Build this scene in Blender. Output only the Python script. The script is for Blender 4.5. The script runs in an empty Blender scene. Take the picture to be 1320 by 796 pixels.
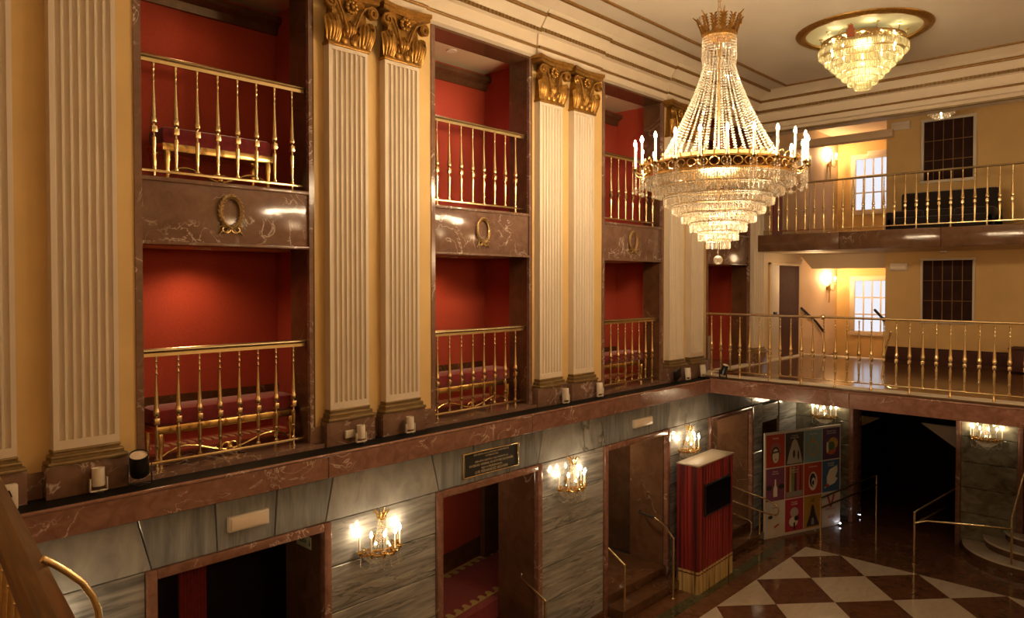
import bpy, bmesh, math, random
from math import sin, cos, pi, radians, sqrt, atan2
from mathutils import Vector, Matrix
C = bpy.context.scene.collection
sc = bpy.context.scene
random.seed(7)

# ---------------------------------------------------------------- camera
cam_d = bpy.data.cameras.new('camera'); cam = bpy.data.objects.new('camera', cam_d); C.objects.link(cam)
cam.location = (6.3, 0.0, 5.0)
cam.rotation_euler = (radians(90 - 1.1498), 0, radians(43.2044))
cam_d.sensor_width = 36.0; cam_d.lens = 25.843; cam_d.shift_y = -0.01195
cam_d.clip_start = 0.05; cam_d.clip_end = 100
sc.camera = cam
# ---------------------------------------------------------------- world, exposure
w = bpy.data.worlds.new('world'); sc.world = w; w.use_nodes = True
w.node_tree.nodes['Background'].inputs[0].default_value = (1.0, 0.72, 0.45, 1)
w.node_tree.nodes['Background'].inputs[1].default_value = 0.03
sc.view_settings.view_transform = 'Standard'; sc.view_settings.look = 'None'
sc.view_settings.gamma = 1.0; sc.view_settings.use_curve_mapping = False
sc.view_settings.exposure = 0.3
try:
    sc.cycles.use_denoising = True; sc.cycles.sample_clamp_indirect = 4.0; sc.cycles.caustics_reflective = False
    sc.cycles.caustics_refractive = False; sc.cycles.max_bounces = 7; sc.cycles.transparent_max_bounces = 12
except Exception: pass
# ---------------------------------------------------------------- light levels (lamps of the place and added fill)
WARM = (1.0, 0.74, 0.44)
L_CHANDELIER = 1250.0     # bulbs of the hanging chandelier
L_CEILING = 700.0         # bulbs of the two ceiling fixtures
L_SCONCE = 115.0          # bulbs of the marble wall sconces
L_TORCH = 1500.0           # bulbs of the stair hall torches
W_BOX_LOW = 26.0          # downlight in each lower red box
W_BOX_UP = 6.0
W_BASKET_FILL = 22.0           # unseen fill added inside the chandelier baskets to brighten the crystal
W_GALLERY_FILL = 70.0          # added fill lights out of view along the near and right walls
W_PASSAGE = 9.0           # ceiling lamps in the passages behind the doorways
L_WINDOW = 0.78            # daylit panes

# ---------------------------------------------------------------- material helpers
def nt(name):
    m = bpy.data.materials.new(name); m.use_nodes = True
    t = m.node_tree; b = t.nodes['Principled BSDF']
    return m, t, b
def N(t, typ, **kw):
    n = t.nodes.new(typ)
    for k, v in kw.items():
        if k.startswith('_'): setattr(n, k[1:], v)
        else: n.inputs[k.replace('__', ' ')].default_value = v
    return n
def rgb(c): return (c[0], c[1], c[2], 1)
def coords(t, scale=(1, 1, 1), rnd=True, rot=(0, 0, 0)):
    tc = N(t, 'ShaderNodeTexCoord'); mp = N(t, 'ShaderNodeMapping'); mp.inputs['Scale'].default_value = scale
    mp.inputs['Rotation'].default_value = rot
    t.links.new(tc.outputs['Object'], mp.inputs['Vector'])
    if rnd:
        oi = N(t, 'ShaderNodeObjectInfo'); ml = N(t, 'ShaderNodeMath', _operation='MULTIPLY'); ml.inputs[1].default_value = 61.0
        t.links.new(oi.outputs['Random'], ml.inputs[0]); t.links.new(ml.outputs[0], mp.inputs['Location'])
    return mp.outputs['Vector']
def ramp(t, fac, stops):
    r = N(t, 'ShaderNodeValToRGB'); e = r.color_ramp.elements
    while len(e) < len(stops): e.new(0.5)
    for i, (p, c) in enumerate(stops): e[i].position = p; e[i].color = rgb(c)
    t.links.new(fac, r.inputs[0]); return r.outputs[0]
def bumpy(t, b, h, strength, dist=0.01):
    bp = N(t, 'ShaderNodeBump'); bp.inputs['Strength'].default_value = strength; bp.inputs['Distance'].default_value = dist
    t.links.new(h, bp.inputs['Height']); t.links.new(bp.outputs[0], b.inputs['Normal'])
def plain(name, col, rough=0.6, metal=0.0, var=0.0, scale=8.0, bump=0.0, spec=None, sheen=0.0):
    m, t, b = nt(name)
    b.inputs['Roughness'].default_value = rough; b.inputs['Metallic'].default_value = metal
    if spec is not None: b.inputs['Specular IOR Level'].default_value = spec
    if sheen: b.inputs['Sheen Weight'].default_value = sheen
    if var or bump:
        n = N(t, 'ShaderNodeTexNoise', Scale=scale, Detail=5.0); t.links.new(coords(t), n.inputs['Vector'])
        lo = tuple(c * (1 - var) for c in col); hi = tuple(min(1, c * (1 + var)) for c in col)
        t.links.new(ramp(t, n.outputs[0], [(0.3, lo), (0.7, hi)]), b.inputs['Base Color'])
        if bump: bumpy(t, b, n.outputs[0], bump)
    else: b.inputs['Base Color'].default_value = rgb(col)
    return m
def marble(name, base, dark, vein, scale=(1, 1, 1), vs=2.2, width=0.02, rough=0.15, amount=1.0, rot=(0, 0, 0), nscale=3.0, blotch=0.5):
    m, t, b = nt(name); co = coords(t, scale, True, rot)
    n = N(t, 'ShaderNodeTexNoise', Scale=nscale, Detail=8.0, Roughness=0.62, Distortion=0.8); t.links.new(co, n.inputs['Vector'])
    bc = ramp(t, n.outputs[0], [(0.3, dark), (0.68, base)])
    v = N(t, 'ShaderNodeTexNoise', Scale=vs, Detail=4.0, Roughness=0.55, Distortion=1.4); t.links.new(co, v.inputs['Vector'])
    vf = ramp(t, v.outputs[0], [(0.5 - width, (0, 0, 0)), (0.5, (1, 1, 1)), (0.5 + width, (0, 0, 0))])
    k = N(t, 'ShaderNodeTexNoise', Scale=vs * 0.7, Detail=2.0); t.links.new(co, k.inputs['Vector'])
    kf = ramp(t, k.outputs[0], [(blotch, (0, 0, 0)), (blotch + 0.12, (1, 1, 1))])
    mu = N(t, 'ShaderNodeMath', _operation='MULTIPLY'); t.links.new(vf, mu.inputs[0]); t.links.new(kf, mu.inputs[1])
    m2 = N(t, 'ShaderNodeMath', _operation='MULTIPLY'); m2.inputs[1].default_value = amount; t.links.new(mu.outputs[0], m2.inputs[0])
    mx = N(t, 'ShaderNodeMix', _data_type='RGBA'); t.links.new(m2.outputs[0], mx.inputs[0]); t.links.new(bc, mx.inputs[6]); mx.inputs[7].default_value = rgb(vein)
    t.links.new(mx.outputs[2], b.inputs['Base Color']); b.inputs['Roughness'].default_value = rough
    return m
def emit(name, col, s):
    m = bpy.data.materials.new(name); m.use_nodes = True; t = m.node_tree; t.nodes.clear()
    e = N(t, 'ShaderNodeEmission', Color=rgb(col), Strength=s); o = N(t, 'ShaderNodeOutputMaterial'); t.links.new(e.outputs[0], o.inputs[0]); return m
def crystal(name, col, clear, spread=0.32):
    m = bpy.data.materials.new(name); m.use_nodes = True; t = m.node_tree; t.nodes.clear()
    g = N(t, 'ShaderNodeBsdfGlossy', Color=rgb(col), Roughness=0.10); d = N(t, 'ShaderNodeBsdfTranslucent', Color=rgb(col)); tr = N(t, 'ShaderNodeBsdfTransparent', Color=(0.97, 0.95, 0.92, 1))
    df = N(t, 'ShaderNodeBsdfDiffuse', Color=rgb(col))
    a = N(t, 'ShaderNodeMixShader'); a.inputs[0].default_value = 0.5; t.links.new(d.outputs[0], a.inputs[1]); t.links.new(df.outputs[0], a.inputs[2])
    b = N(t, 'ShaderNodeMixShader'); b.inputs[0].default_value = 0.4; t.links.new(a.outputs[0], b.inputs[1]); t.links.new(g.outputs[0], b.inputs[2])
    c = N(t, 'ShaderNodeMixShader'); ge = N(t, 'ShaderNodeNewGeometry'); cl = N(t, 'ShaderNodeMapRange'); cl.inputs[3].default_value = clear - spread; cl.inputs[4].default_value = clear + spread; t.links.new(ge.outputs['Random Per Island'], cl.inputs[0]); t.links.new(cl.outputs[0], c.inputs[0]); t.links.new(b.outputs[0], c.inputs[1]); t.links.new(tr.outputs[0], c.inputs[2])
    o = N(t, 'ShaderNodeOutputMaterial'); t.links.new(c.outputs[0], o.inputs[0]); return m

M = {}
M['plaster'] = plain('yellow_plaster', (0.66, 0.445, 0.185), 0.75, var=0.05, scale=3, bump=0.03)
M['cream'] = plain('cream_paint', (0.66, 0.555, 0.43), 0.55, var=0.03, scale=4)
M['ceiling'] = plain('ceiling_paint', (0.56, 0.49, 0.40), 0.8, var=0.03, scale=2)
M['disc'] = plain('medallion_paint', (0.75, 0.68, 0.42), 0.7)
M['beige'] = plain('beige_paint', (0.66, 0.51, 0.33), 0.7, var=0.03, scale=3)
M['red'] = plain('red_damask', (0.38, 0.042, 0.013), 0.8, var=0.12, scale=60, bump=0.1, sheen=0.15)
M['velvet'] = plain('red_velvet', (0.22, 0.008, 0.012), 0.85, var=0.2, scale=14, bump=0.15, sheen=0.4)
M['redmarble'] = marble('red_marble', (0.29, 0.148, 0.108), (0.18, 0.082, 0.056), (0.72, 0.56, 0.47), (1, 1, 1.2), 2.6, 0.016, 0.16, 0.7, nscale=7, blotch=0.52)
M['brownmarble'] = marble('brown_marble', (0.22, 0.125, 0.09), (0.15, 0.08, 0.055), (0.62, 0.5, 0.43), (1, 1, 1.2), 2.6, 0.018, 0.14, 0.8, nscale=6, blotch=0.48)
M['darkmarble'] = marble('dark_marble', (0.125, 0.058, 0.028), (0.075, 0.034, 0.017), (0.42, 0.28, 0.18), (1, 1, 1), 1.6, 0.008, 0.16, 0.6, nscale=4, blotch=0.55)
M['jamb'] = marble('jamb_marble', (0.165, 0.085, 0.046), (0.10, 0.05, 0.027), (0.6, 0.47, 0.35), (1, 1, 1), 1.4, 0.013, 0.14, 0.8, nscale=4, blotch=0.55)
M['greyh'] = marble('grey_marble_level', (0.45, 0.445, 0.43), (0.15, 0.152, 0.155), (0.06, 0.058, 0.056), (1.0, 0.65, 6.5), 1.1, 0.04, 0.12, 0.65, rot=(0.10, 0, 0), nscale=2.0, blotch=0.47)
M['greyd'] = marble('grey_marble_olive', (0.27, 0.255, 0.19), (0.09, 0.085, 0.062), (0.05, 0.045, 0.035), (1.2, 1, 1.8), 1.4, 0.05, 0.13, 0.7, rot=(0, 0.5, 0), nscale=3.4, blotch=0.48)
M['greyv'] = marble('grey_marble_upright', (0.33, 0.35, 0.37), (0.17, 0.182, 0.195), (0.11, 0.105, 0.10), (1.5, 4.5, 0.5), 1.2, 0.035, 0.13, 0.5, rot=(0.3, 0, 0), nscale=2.2, blotch=0.5)
M['greyp'] = marble('grey_marble_cloudy', (0.42, 0.42, 0.405), (0.24, 0.245, 0.245), (0.07, 0.066, 0.058), (1, 1.5, 0.8), 1.5, 0.05, 0.13, 0.8, rot=(0.6, 0, 0), nscale=2.4, blotch=0.52)
M['joint'] = plain('joint_mortar', (0.06, 0.05, 0.04), 0.9)
M['floordark'] = marble('floor_marble_brown', (0.17, 0.075, 0.038), (0.10, 0.04, 0.02), (0.3, 0.2, 0.13), (1, 1, 1), 2.5, 0.008, 0.10, 0.5, nscale=6)
M['floorwhite'] = marble('floor_marble_white', (0.62, 0.52, 0.40), (0.52, 0.43, 0.33), (0.36, 0.29, 0.22), (3.2, 1.0, 1), 1.5, 0.02, 0.10, 0.4, rot=(0, 0, 0.75), nscale=3)
M['floorgreen'] = marble('floor_marble_green', (0.085, 0.08, 0.04), (0.05, 0.045, 0.022), (0.24, 0.2, 0.13), (1, 1, 1), 3, 0.01, 0.12, 0.5, nscale=6)
M['black'] = plain('black_granite', (0.006, 0.006, 0.006), 0.6, spec=0.15)
M['blackmetal'] = plain('black_metal', (0.012, 0.012, 0.013), 0.3, spec=0.6)
M['brass'] = plain('polished_brass', (0.82, 0.66, 0.38), 0.27, 1.0)
M['brassdull'] = plain('aged_brass', (0.62, 0.44, 0.20), 0.34, 1.0, var=0.12, scale=30)
M['gold'] = plain('gilt_plaster', (0.34, 0.175, 0.038), 0.4, 0.75, var=0.25, scale=25)
M['goldline'] = plain('gilt_moulding', (0.26, 0.135, 0.035), 0.5, 0.5, var=0.2, scale=20)
M['goldbright'] = plain('bright_gilding', (0.85, 0.60, 0.25), 0.25, 1.0)
M['olive'] = plain('gilt_olive_moulding', (0.22, 0.145, 0.06), 0.4, 0.35, var=0.15, scale=10)
M['white'] = plain('white_enamel', (0.78, 0.70, 0.60), 0.4)
M['whitedull'] = plain('white_painted_wood', (0.66, 0.58, 0.47), 0.55)
M['candle'] = plain('candle_sleeve', (0.85, 0.76, 0.6), 0.5)
M['crystal'] = crystal('cut_crystal', (0.95, 0.88, 0.76), 0.42)
M['crystalb'] = crystal('cut_crystal_bead', (0.97, 0.92, 0.82), 0.30, 0.25)
M['crystaly'] = crystal('cut_crystal_yellow', (0.93, 0.88, 0.60), 0.4)
M['bulb'] = emit('lit_candle_bulb', WARM, L_CHANDELIER)
M['bulbceil'] = emit('lit_ceiling_bulb', (1.0, 0.80, 0.46), L_CEILING)
M['bulbsconce'] = emit('lit_sconce_bulb', WARM, L_SCONCE)
M['bulbtorch'] = emit('lit_torch_bulb', (1.0, 0.62, 0.28), L_TORCH)
M['pane'] = emit('daylit_pane', (0.92, 0.92, 1.0), L_WINDOW)
M['led'] = emit('floor_led', (0.75, 0.82, 1.0), 30.0)
M['glow'] = emit('downlight_lens', (1.0, 0.7, 0.4), 6.0)
M['wood'] = None
M['lightbox'] = plain('light_box_diffuser', (0.75, 0.62, 0.50), 0.35)
M['tv'] = plain('screen_glass', (0.006, 0.006, 0.01), 0.06)
M['sofa'] = plain('dark_velvet', (0.010, 0.003, 0.003), 0.8, var=0.2, scale=10, sheen=0.2)
M['darkwood'] = plain('dark_red_wood', (0.06, 0.014, 0.007), 0.75, var=0.2, scale=6)
M['darkpane'] = plain('dark_pane_red', (0.026, 0.007, 0.005), 0.6, spec=0.15, var=0.3, scale=5)
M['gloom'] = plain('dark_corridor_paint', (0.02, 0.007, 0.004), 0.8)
M['paper'] = plain('white_print', (0.62, 0.55, 0.47), 0.5)
M['green'] = plain('sign_green', (0.01, 0.16, 0.04), 0.5)
M['signface'] = plain('sign_face', (0.62, 0.66, 0.45), 0.4)
M['rubber'] = plain('dark_grip', (0.015, 0.01, 0.008), 0.5)
def flat(name, c): 
    if name not in M: M[name] = plain(name, c, 0.5)
    return M[name]
# polished handrail wood with long grain
def wood(name, a, b_, scale, rough):
    m, t, b = nt(name); co = coords(t, scale, False)
    n = N(t, 'ShaderNodeTexNoise', Scale=3.0, Detail=6.0, Distortion=1.0); t.links.new(co, n.inputs['Vector'])
    t.links.new(ramp(t, n.outputs[0], [(0.3, b_), (0.7, a)]), b.inputs['Base Color']); b.inputs['Roughness'].default_value = rough; return m
M['wood'] = wood('polished_wood', (0.17, 0.07, 0.02), (0.05, 0.018, 0.006), (1.0, 14, 14), 0.3)
M['parquet'] = wood('polished_floor_wood', (0.17, 0.085, 0.035), (0.11, 0.05, 0.02), (1.2, 9, 1), 0.14)

# ---------------------------------------------------------------- mesh helpers
class MB:
    def __init__(s): s.v = []; s.f = []; s.sm = []
    def add(s, v, f, smooth=False):
        o = len(s.v); s.v += [tuple(p) for p in v]; s.f += [tuple(i + o for i in q) for q in f]; s.sm += [smooth] * len(f); return s
    def box(s, a, b):
        (x0, y0, z0), (x1, y1, z1) = [(min(p, q)) for p, q in zip(a, b)], [(max(p, q)) for p, q in zip(a, b)]
        return s.add([(x0, y0, z0), (x1, y0, z0), (x1, y1, z0), (x0, y1, z0), (x0, y0, z1), (x1, y0, z1), (x1, y1, z1), (x0, y1, z1)],
              [(3, 2, 1, 0), (4, 5, 6, 7), (0, 1, 5, 4), (1, 2, 6, 5), (2, 3, 7, 6), (3, 0, 4, 7)])
    def rbox(s, a, b, r=0.01):      # box with chamfered edges
        lo = [min(p, q) for p, q in zip(a, b)]; hi = [max(p, q) for p, q in zip(a, b)]
        bm = bmesh.new(); bmesh.ops.create_cube(bm, size=1.0)
        for v in bm.verts: v.co = Vector([(lo[i] + hi[i]) / 2 + v.co[i] * (hi[i] - lo[i]) for i in range(3)])
        bmesh.ops.bevel(bm, geom=bm.edges[:], offset=r, segments=2, profile=0.5, affect='EDGES')
        bm.verts.index_update()
        s.add([v.co[:] for v in bm.verts], [[v.index for v in f.verts] for f in bm.faces], True); bm.free(); return s
    def poly(s, pts, d, ch=0.0):    # planar polygon pts (3D) extruded by vector d, front edge chamfered by ch
        n = len(pts); d = Vector(d); P = [Vector(p) for p in pts]
        if ch:
            cen = sum(P, Vector()) / n; dn = d.normalized(); ring = []
            for i in range(n):
                a = (P[i] - P[i - 1]).normalized(); b = (P[(i + 1) % n] - P[i]).normalized()
                na = dn.cross(a); nb = dn.cross(b)
                if na.dot(cen - P[i]) < 0: na = -na
                if nb.dot(cen - P[i]) < 0: nb = -nb
                k = max(0.3, 1 + na.dot(nb)); ring.append(P[i] + d + (na + nb) * (ch / k))
            v = P + [p + d - dn * ch for p in P] + ring
            f = [tuple(range(n))[::-1], tuple(range(2 * n, 3 * n))]
            for i in range(n):
                j = (i + 1) % n; f += [(i, j, n + j, n + i), (n + i, n + j, 2 * n + j, 2 * n + i)]
        else:
            v = P + [p + d for p in P]; f = [tuple(range(n))[::-1], tuple(range(n, 2 * n))]
            for i in range(n): j = (i + 1) % n; f.append((i, j, n + j, n + i))
        return s.add(v, f)
    def lathe(s, prof, n=12, at=(0, 0, 0), a0=0.0, a1=2 * pi, axis='Z', smooth=True):
        full = abs(a1 - a0 - 2 * pi) < 1e-6; m = n if full else n + 1; v = []
        for r, z in prof:
            for i in range(m):
                a = a0 + (a1 - a0) * i / n; p = (r * cos(a), r * sin(a), z)
                if axis == 'X': p = (p[2], p[0], p[1])
                if axis == 'Y': p = (p[0], p[2], p[1])
                v.append((at[0] + p[0], at[1] + p[1], at[2] + p[2]))
        f = []
        for k in range(len(prof) - 1):
            for i in range(n):
                j = (i + 1) % m; f.append((k * m + i, k * m + j, (k + 1) * m + j, (k + 1) * m + i))
        if full:
            if prof[0][0] > 1e-4: f.append(tuple(range(n))[::-1])
            if prof[-1][0] > 1e-4: f.append(tuple(range((len(prof) - 1) * m, (len(prof) - 1) * m + n)))
        return s.add(v, f, smooth)
    def tube(s, path, r, n=8, closed=False, flat=1.0):
        P = [Vector(p) for p in path]; m = len(P); rr = r if isinstance(r, (list, tuple)) else [r] * m; v = []; up = None
        for i in range(m):
            if closed: d = P[(i + 1) % m] - P[i - 1]
            else: d = P[min(i + 1, m - 1)] - P[max(i - 1, 0)]
            d.normalize()
            if up is None:
                up = Vector((0, 0, 1)) if abs(d.z) < 0.9 else Vector((1, 0, 0))
            a = d.cross(up); a.normalize(); b = a.cross(d); b.normalize(); up = b
            for k in range(n):
                t = 2 * pi * k / n; v.append(P[i] + a * (rr[i] * cos(t)) + b * (rr[i] * flat * sin(t)))
        f = []
        for i in range(m if closed else m - 1):
            j = (i + 1) % m
            for k in range(n): l = (k + 1) % n; f.append((i * n + k, i * n + l, j * n + l, j * n + k))
        if not closed: f += [tuple(range(n))[::-1], tuple(range((m - 1) * n, m * n))]
        return s.add(v, f, True)
    def oct(s, c, rx, rz):          # small faceted bead
        x, y, z = c
        return s.add([(x + rx, y, z), (x, y + rx, z), (x - rx, y, z), (x, y - rx, z), (x, y, z + rz), (x, y, z - rz)],
              [(0, 1, 4), (1, 2, 4), (2, 3, 4), (3, 0, 4), (1, 0, 5), (2, 1, 5), (3, 2, 5), (0, 3, 5)])
    def sphere(s, c, r, n=10, m=6, sx=(1, 1, 1)):
        return s.add(*_sph(c, r, n, m, sx), True)
    def mesh(s, name):
        me = bpy.data.meshes.new(name); me.from_pydata(s.v, [], s.f); me.polygons.foreach_set('use_smooth', s.sm)
        bm = bmesh.new(); bm.from_mesh(me); bmesh.ops.recalc_face_normals(bm, faces=bm.faces[:]); bm.to_mesh(me); bm.free()
        if any(s.sm): me.set_sharp_from_angle(angle=radians(38))
        me.update(); return me
def _sph(c, r, n, m, sx):
    v = [(c[0], c[1], c[2] - r * sx[2])]; f = []
    for k in range(1, m):
        t = -pi / 2 + pi * k / m
        for i in range(n): a = 2 * pi * i / n; v.append((c[0] + r * sx[0] * cos(t) * cos(a), c[1] + r * sx[1] * cos(t) * sin(a), c[2] + r * sx[2] * sin(t)))
    v.append((c[0], c[1], c[2] + r * sx[2])); e = len(v) - 1
    for i in range(n):
        j = (i + 1) % n; f.append((0, 1 + j, 1 + i)); f.append((e, e - n + i, e - n + j))
        for k in range(m - 2): o = 1 + k * n; f.append((o + i, o + j, o + n + j, o + n + i))
    return v, f
def obj(name, mb, m, parent=None, loc=None, rot=None, kind=None, label=None):
    me = mb.mesh(name) if isinstance(mb, MB) else mb
    if m is not None and not me.materials: me.materials.append(M[m] if isinstance(m, str) else m)
    o = bpy.data.objects.new(name, me); C.objects.link(o)
    if parent: o.parent = parent
    if loc: o.location = loc
    if rot: o.rotation_euler = rot
    if kind: o['kind'] = kind
    if label: o['label'] = label
    return o
def struct(name, mb, m, parent=None, **kw):
    return obj(name, mb, m, parent, kind=None if parent else 'structure', **kw)
def tag(o, label, cat, group=None):
    o['label'] = label; o['category'] = cat
    if group: o['group'] = group
    return o
def thing(name, label, cat, loc=(0, 0, 0), rotz=0, group=None):
    o = bpy.data.objects.new(name, None); C.objects.link(o); o.location = loc; o.rotation_euler = (0, 0, rotz)
    o.empty_display_size = 0.1
    return tag(o, label, cat, group)
def copy_tree(src, loc, rotz, label):
    r = src.copy(); C.objects.link(r); r.location = loc; r.rotation_euler = (0, 0, rotz); r['label'] = label
    for ch in list(src.children):
        c = ch.copy(); C.objects.link(c); c.parent = r
        for g in list(ch.children):
            d = g.copy(); C.objects.link(d); d.parent = c
    return r
def text_mesh(s, size, align='CENTER', depth=0.001, squeeze=1.0):
    cu = bpy.data.curves.new('lettering', 'FONT'); cu.body = s; cu.size = size; cu.align_x = align; cu.align_y = 'CENTER'; cu.extrude = depth
    cu.resolution_u = 1
    o = bpy.data.objects.new('lettering', cu); C.objects.link(o); bpy.context.view_layer.update()
    me = bpy.data.meshes.new_from_object(o.evaluated_get(bpy.context.evaluated_depsgraph_get())); bpy.data.objects.remove(o)
    if squeeze != 1.0:
        for v in me.vertices: v.co.x *= squeeze
    return me
def lamp(name, loc, power, col=WARM, radius=0.05, spot=None):
    l = bpy.data.lights.new(name, 'SPOT' if spot else 'POINT'); l.energy = power; l.color = col; l.shadow_soft_size = radius
    if spot: l.spot_size = spot; l.spot_blend = 0.9
    o = bpy.data.objects.new(name, l); C.objects.link(o); o.location = loc; return o
# ================================================================ the setting
W, G, PF = -0.38, -0.14, -0.28        # upper wall face, ground wall face, pilaster face (X); the hall lies at +X, the back at +Y
ZL = 3.31                             # top of the gallery ledge
NICHE = [(2.44, 4.08), (5.76, 7.45), (9.16, 10.81), (12.40, 14.08)]
NTOP = 8.02
DOORS = [(2.36, 4.15), (5.57, 7.42), (8.84, 10.67), (12.03, 13.79)]
ZC = 8.70                             # ceiling

# floor: dark border, green band, chequered field of lozenges with white half lozenges along its edges
floor = struct('floor', MB().box((-3.6, -2.6, -0.25), (7.6, 21, -0.012)), 'joint')
for nm, a, b, mt in (('floor_slab', (-0.87, -2.6), (0.42, 16.0), 'floordark'), ('floor_band', (0.42, -2.6), (0.62, 13.95), 'floorgreen'), ('floor_slab', (0.62, -2.6), (0.90, 13.86), 'floordark')):
    y = a[1]
    while y < b[1] - 0.01:
        y2 = min(b[1], y + 1.66)
        if y2 > 6.5: obj(nm, MB().poly([(a[0], y, -0.012), (b[0] - 0.003, y, -0.012), (b[0] - 0.003, y2 - 0.003, -0.012), (a[0], y2 - 0.003, -0.012)], (0, 0, 0.012)), mt, floor)
        y = y2
for k in range(7):
    x0 = 0.42 + k * 1.05
    obj('floor_slab', MB().poly([(x0, 13.95 if x0 < .6 else 13.86, -0.012), (x0 + 1.047, 13.86, -0.012), (x0 + 1.047, 15.95, -0.012), (x0, 15.95, -0.012)], (0, 0, 0.012)), 'floordark', floor)
tile_d = MB().poly([(0, -.697, 0), (.637, 0, 0), (0, .697, 0), (-.637, 0, 0)], (0, 0, 0.012)).mesh('floor_tile_dark')
tile_w = tile_d.copy(); tile_w.name = 'floor_tile_white'
tile_d.materials.append(M['floordark']); tile_w.materials.append(M['floorwhite'])
X0, Y0, HX, HY = 0.90, 13.86, 0.64, 0.70
for j in range(0, 11):
    for i in range(0, 9):
        cx, cy = X0 + HX * i, Y0 - HY * j
        if (i + j) % 2 == 1: continue              # lozenge centres on one parity, corners on the other
        if i == 0 or j == 0:                       # half lozenges against the border
            if i == 0 and j == 0: pts = [(cx, cy, 0), (cx, cy - HY + .003, 0), (cx + HX - .003, cy, 0)]
            elif i == 0: pts = [(cx, cy - HY + .003, 0), (cx + HX - .003, cy, 0), (cx, cy + HY - .003, 0)]
            else: pts = [(cx - HX + .003, cy, 0), (cx, cy - HY + .003, 0), (cx + HX - .003, cy, 0)]
            obj('floor_tile', MB().poly([(p[0], p[1], -0.012) for p in pts], (0, 0, 0.012)), 'floorwhite', floor)
        else:
            obj('floor_tile', tile_w if i % 2 == 0 else tile_d, None, floor, (cx, cy, -0.012))

# ---- ground storey wall, left: grey marble slabs round the doorways
def courses(mb_parent, plane, a, b, zs, mt, face, nrm):
    for z0, z1 in zs:
        pts = [(face, a, z0), (face, b, z0), (face, b, z1), (face, a, z1)] if plane == 'X' else [(a, face, z0), (b, face, z0), (b, face, z1), (a, face, z1)]
        obj('marble_panel', MB().poly(pts, nrm, 0.007), mt, mb_parent)
CZ = [(0.10, 0.645), (0.653, 1.125), (1.133, 1.605), (1.613, 2.085), (2.093, 2.56)]
wall_g = struct('wall_left_ground', MB().box((G - 0.045, -2.6, 2.5), (G - 0.70, 15.9, 3.08)), 'joint')
edges = [-2.6] + [e for d in DOORS for e in d] + [14.22, 15.1, 15.95]
piers = [(-0.9, 0.9), (0.9, 2.36), (4.15, 5.57), (7.42, 8.84), (10.67, 12.03), (13.79, 14.25), (15.05, 15.95)]
for a, b in piers:
    obj('pier', MB().box((G - 0.045, a, 0), (G - 0.70, b, 2.6)), 'joint', wall_g)
    courses(wall_g, 'X', a + 0.004, b - 0.004, CZ, 'greyh', G - 0.045, (0.045, 0, 0))
    obj('skirting', MB().rbox((G - 0.045, a, 0), (G + 0.02, b, 0.10), 0.006), 'darkmarble', wall_g)
# top course: wedge slabs over the doorways, cloudy slabs over the piers
zt0, zt1 = 2.568, 3.045
def wedge(y0b, y1b, y0t, y1t, mt): obj('marble_panel', MB().poly([(G - .045, y0b, zt0), (G - .045, y1b, zt0), (G - .045, y1t, zt1), (G - .045, y0t, zt1)], (0.045, 0, 0), 0.007), mt, wall_g)
g = 0.004; prev_b, prev_t = -0.9, -0.9
for a, b in DOORS:
    c0, c1 = a + 0.61, b - 0.6
    wedge(prev_b + g, a + 0.05 - g, prev_t + g, a - 0.07 - g, 'greyp')
    wedge(a + 0.05 + g, c0 + 0.01 - g, a - 0.07 + g, c0 - 0.01 - g, 'greyv'); wedge(c0 + 0.01 + g, c1 - 0.01 - g, c0 - 0.01 + g, c1 + 0.02 - g, 'greyv'); wedge(c1 - 0.01 + g, b - 0.05 - g, c1 + 0.02 + g, b + 0.05 - g, 'greyv')
    prev_b, prev_t = b - 0.05, b + 0.05
wedge(prev_b + g, 14.2 - g, prev_t + g, 14.2 - g, 'greyp'); wedge(14.2 + g, 15.1 - g, 14.2 + g, 15.1 - g, 'greyv'); wedge(15.1 + g, 15.95, 15.1 + g, 15.95, 'greyp')
# doorways: architrave, reveals, what lies behind
for i, (a, b) in enumerate(DOORS):
    d = struct('door_%d' % (i + 1), MB().box((G - 0.70, a, 2.47), (G - 0.05, b, 2.5)), 'jamb')
    fw = 0.085
    for y0, y1 in ((a, a + fw), (b - fw, b)): obj('architrave', MB().rbox((G - 0.05, y0, 0), (G + 0.035, y1, 2.565), 0.008), 'redmarble', d)
    obj('lintel', MB().rbox((G - 0.05, a + fw, 2.485), (G + 0.035, b - fw, 2.565), 0.008), 'redmarble', d)
    for y0, y1 in ((a + 0.02, a + fw + .01), (b - fw - .01, b - 0.02)): obj('reveal', MB().box((G - 0.70, y0, 0), (G - 0.05, y1, 2.47)), 'jamb', d)
    for k in range(2): obj('step', MB().rbox(((0.16, -0.13)[k], a + 0.09, (0, 0.15)[k]), (-2.0, b - 0.09, (0.15, 0.30)[k]), 0.008), 'darkmarble', d)
d5 = struct('door_5', MB().box((G - 0.6, 14.25, 2.15), (G - 0.02, 15.05, 2.5)), 'greyh'); obj('reveal', MB().box((G - 0.60, 14.98, 0), (G - 0.02, 15.05, 2.2)), 'jamb', d5); obj('door_leaf', MB().rbox((G - 0.5, 14.25, 0), (G - 0.44, 14.98, 2.15), .006), 'darkwood', d5)
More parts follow.
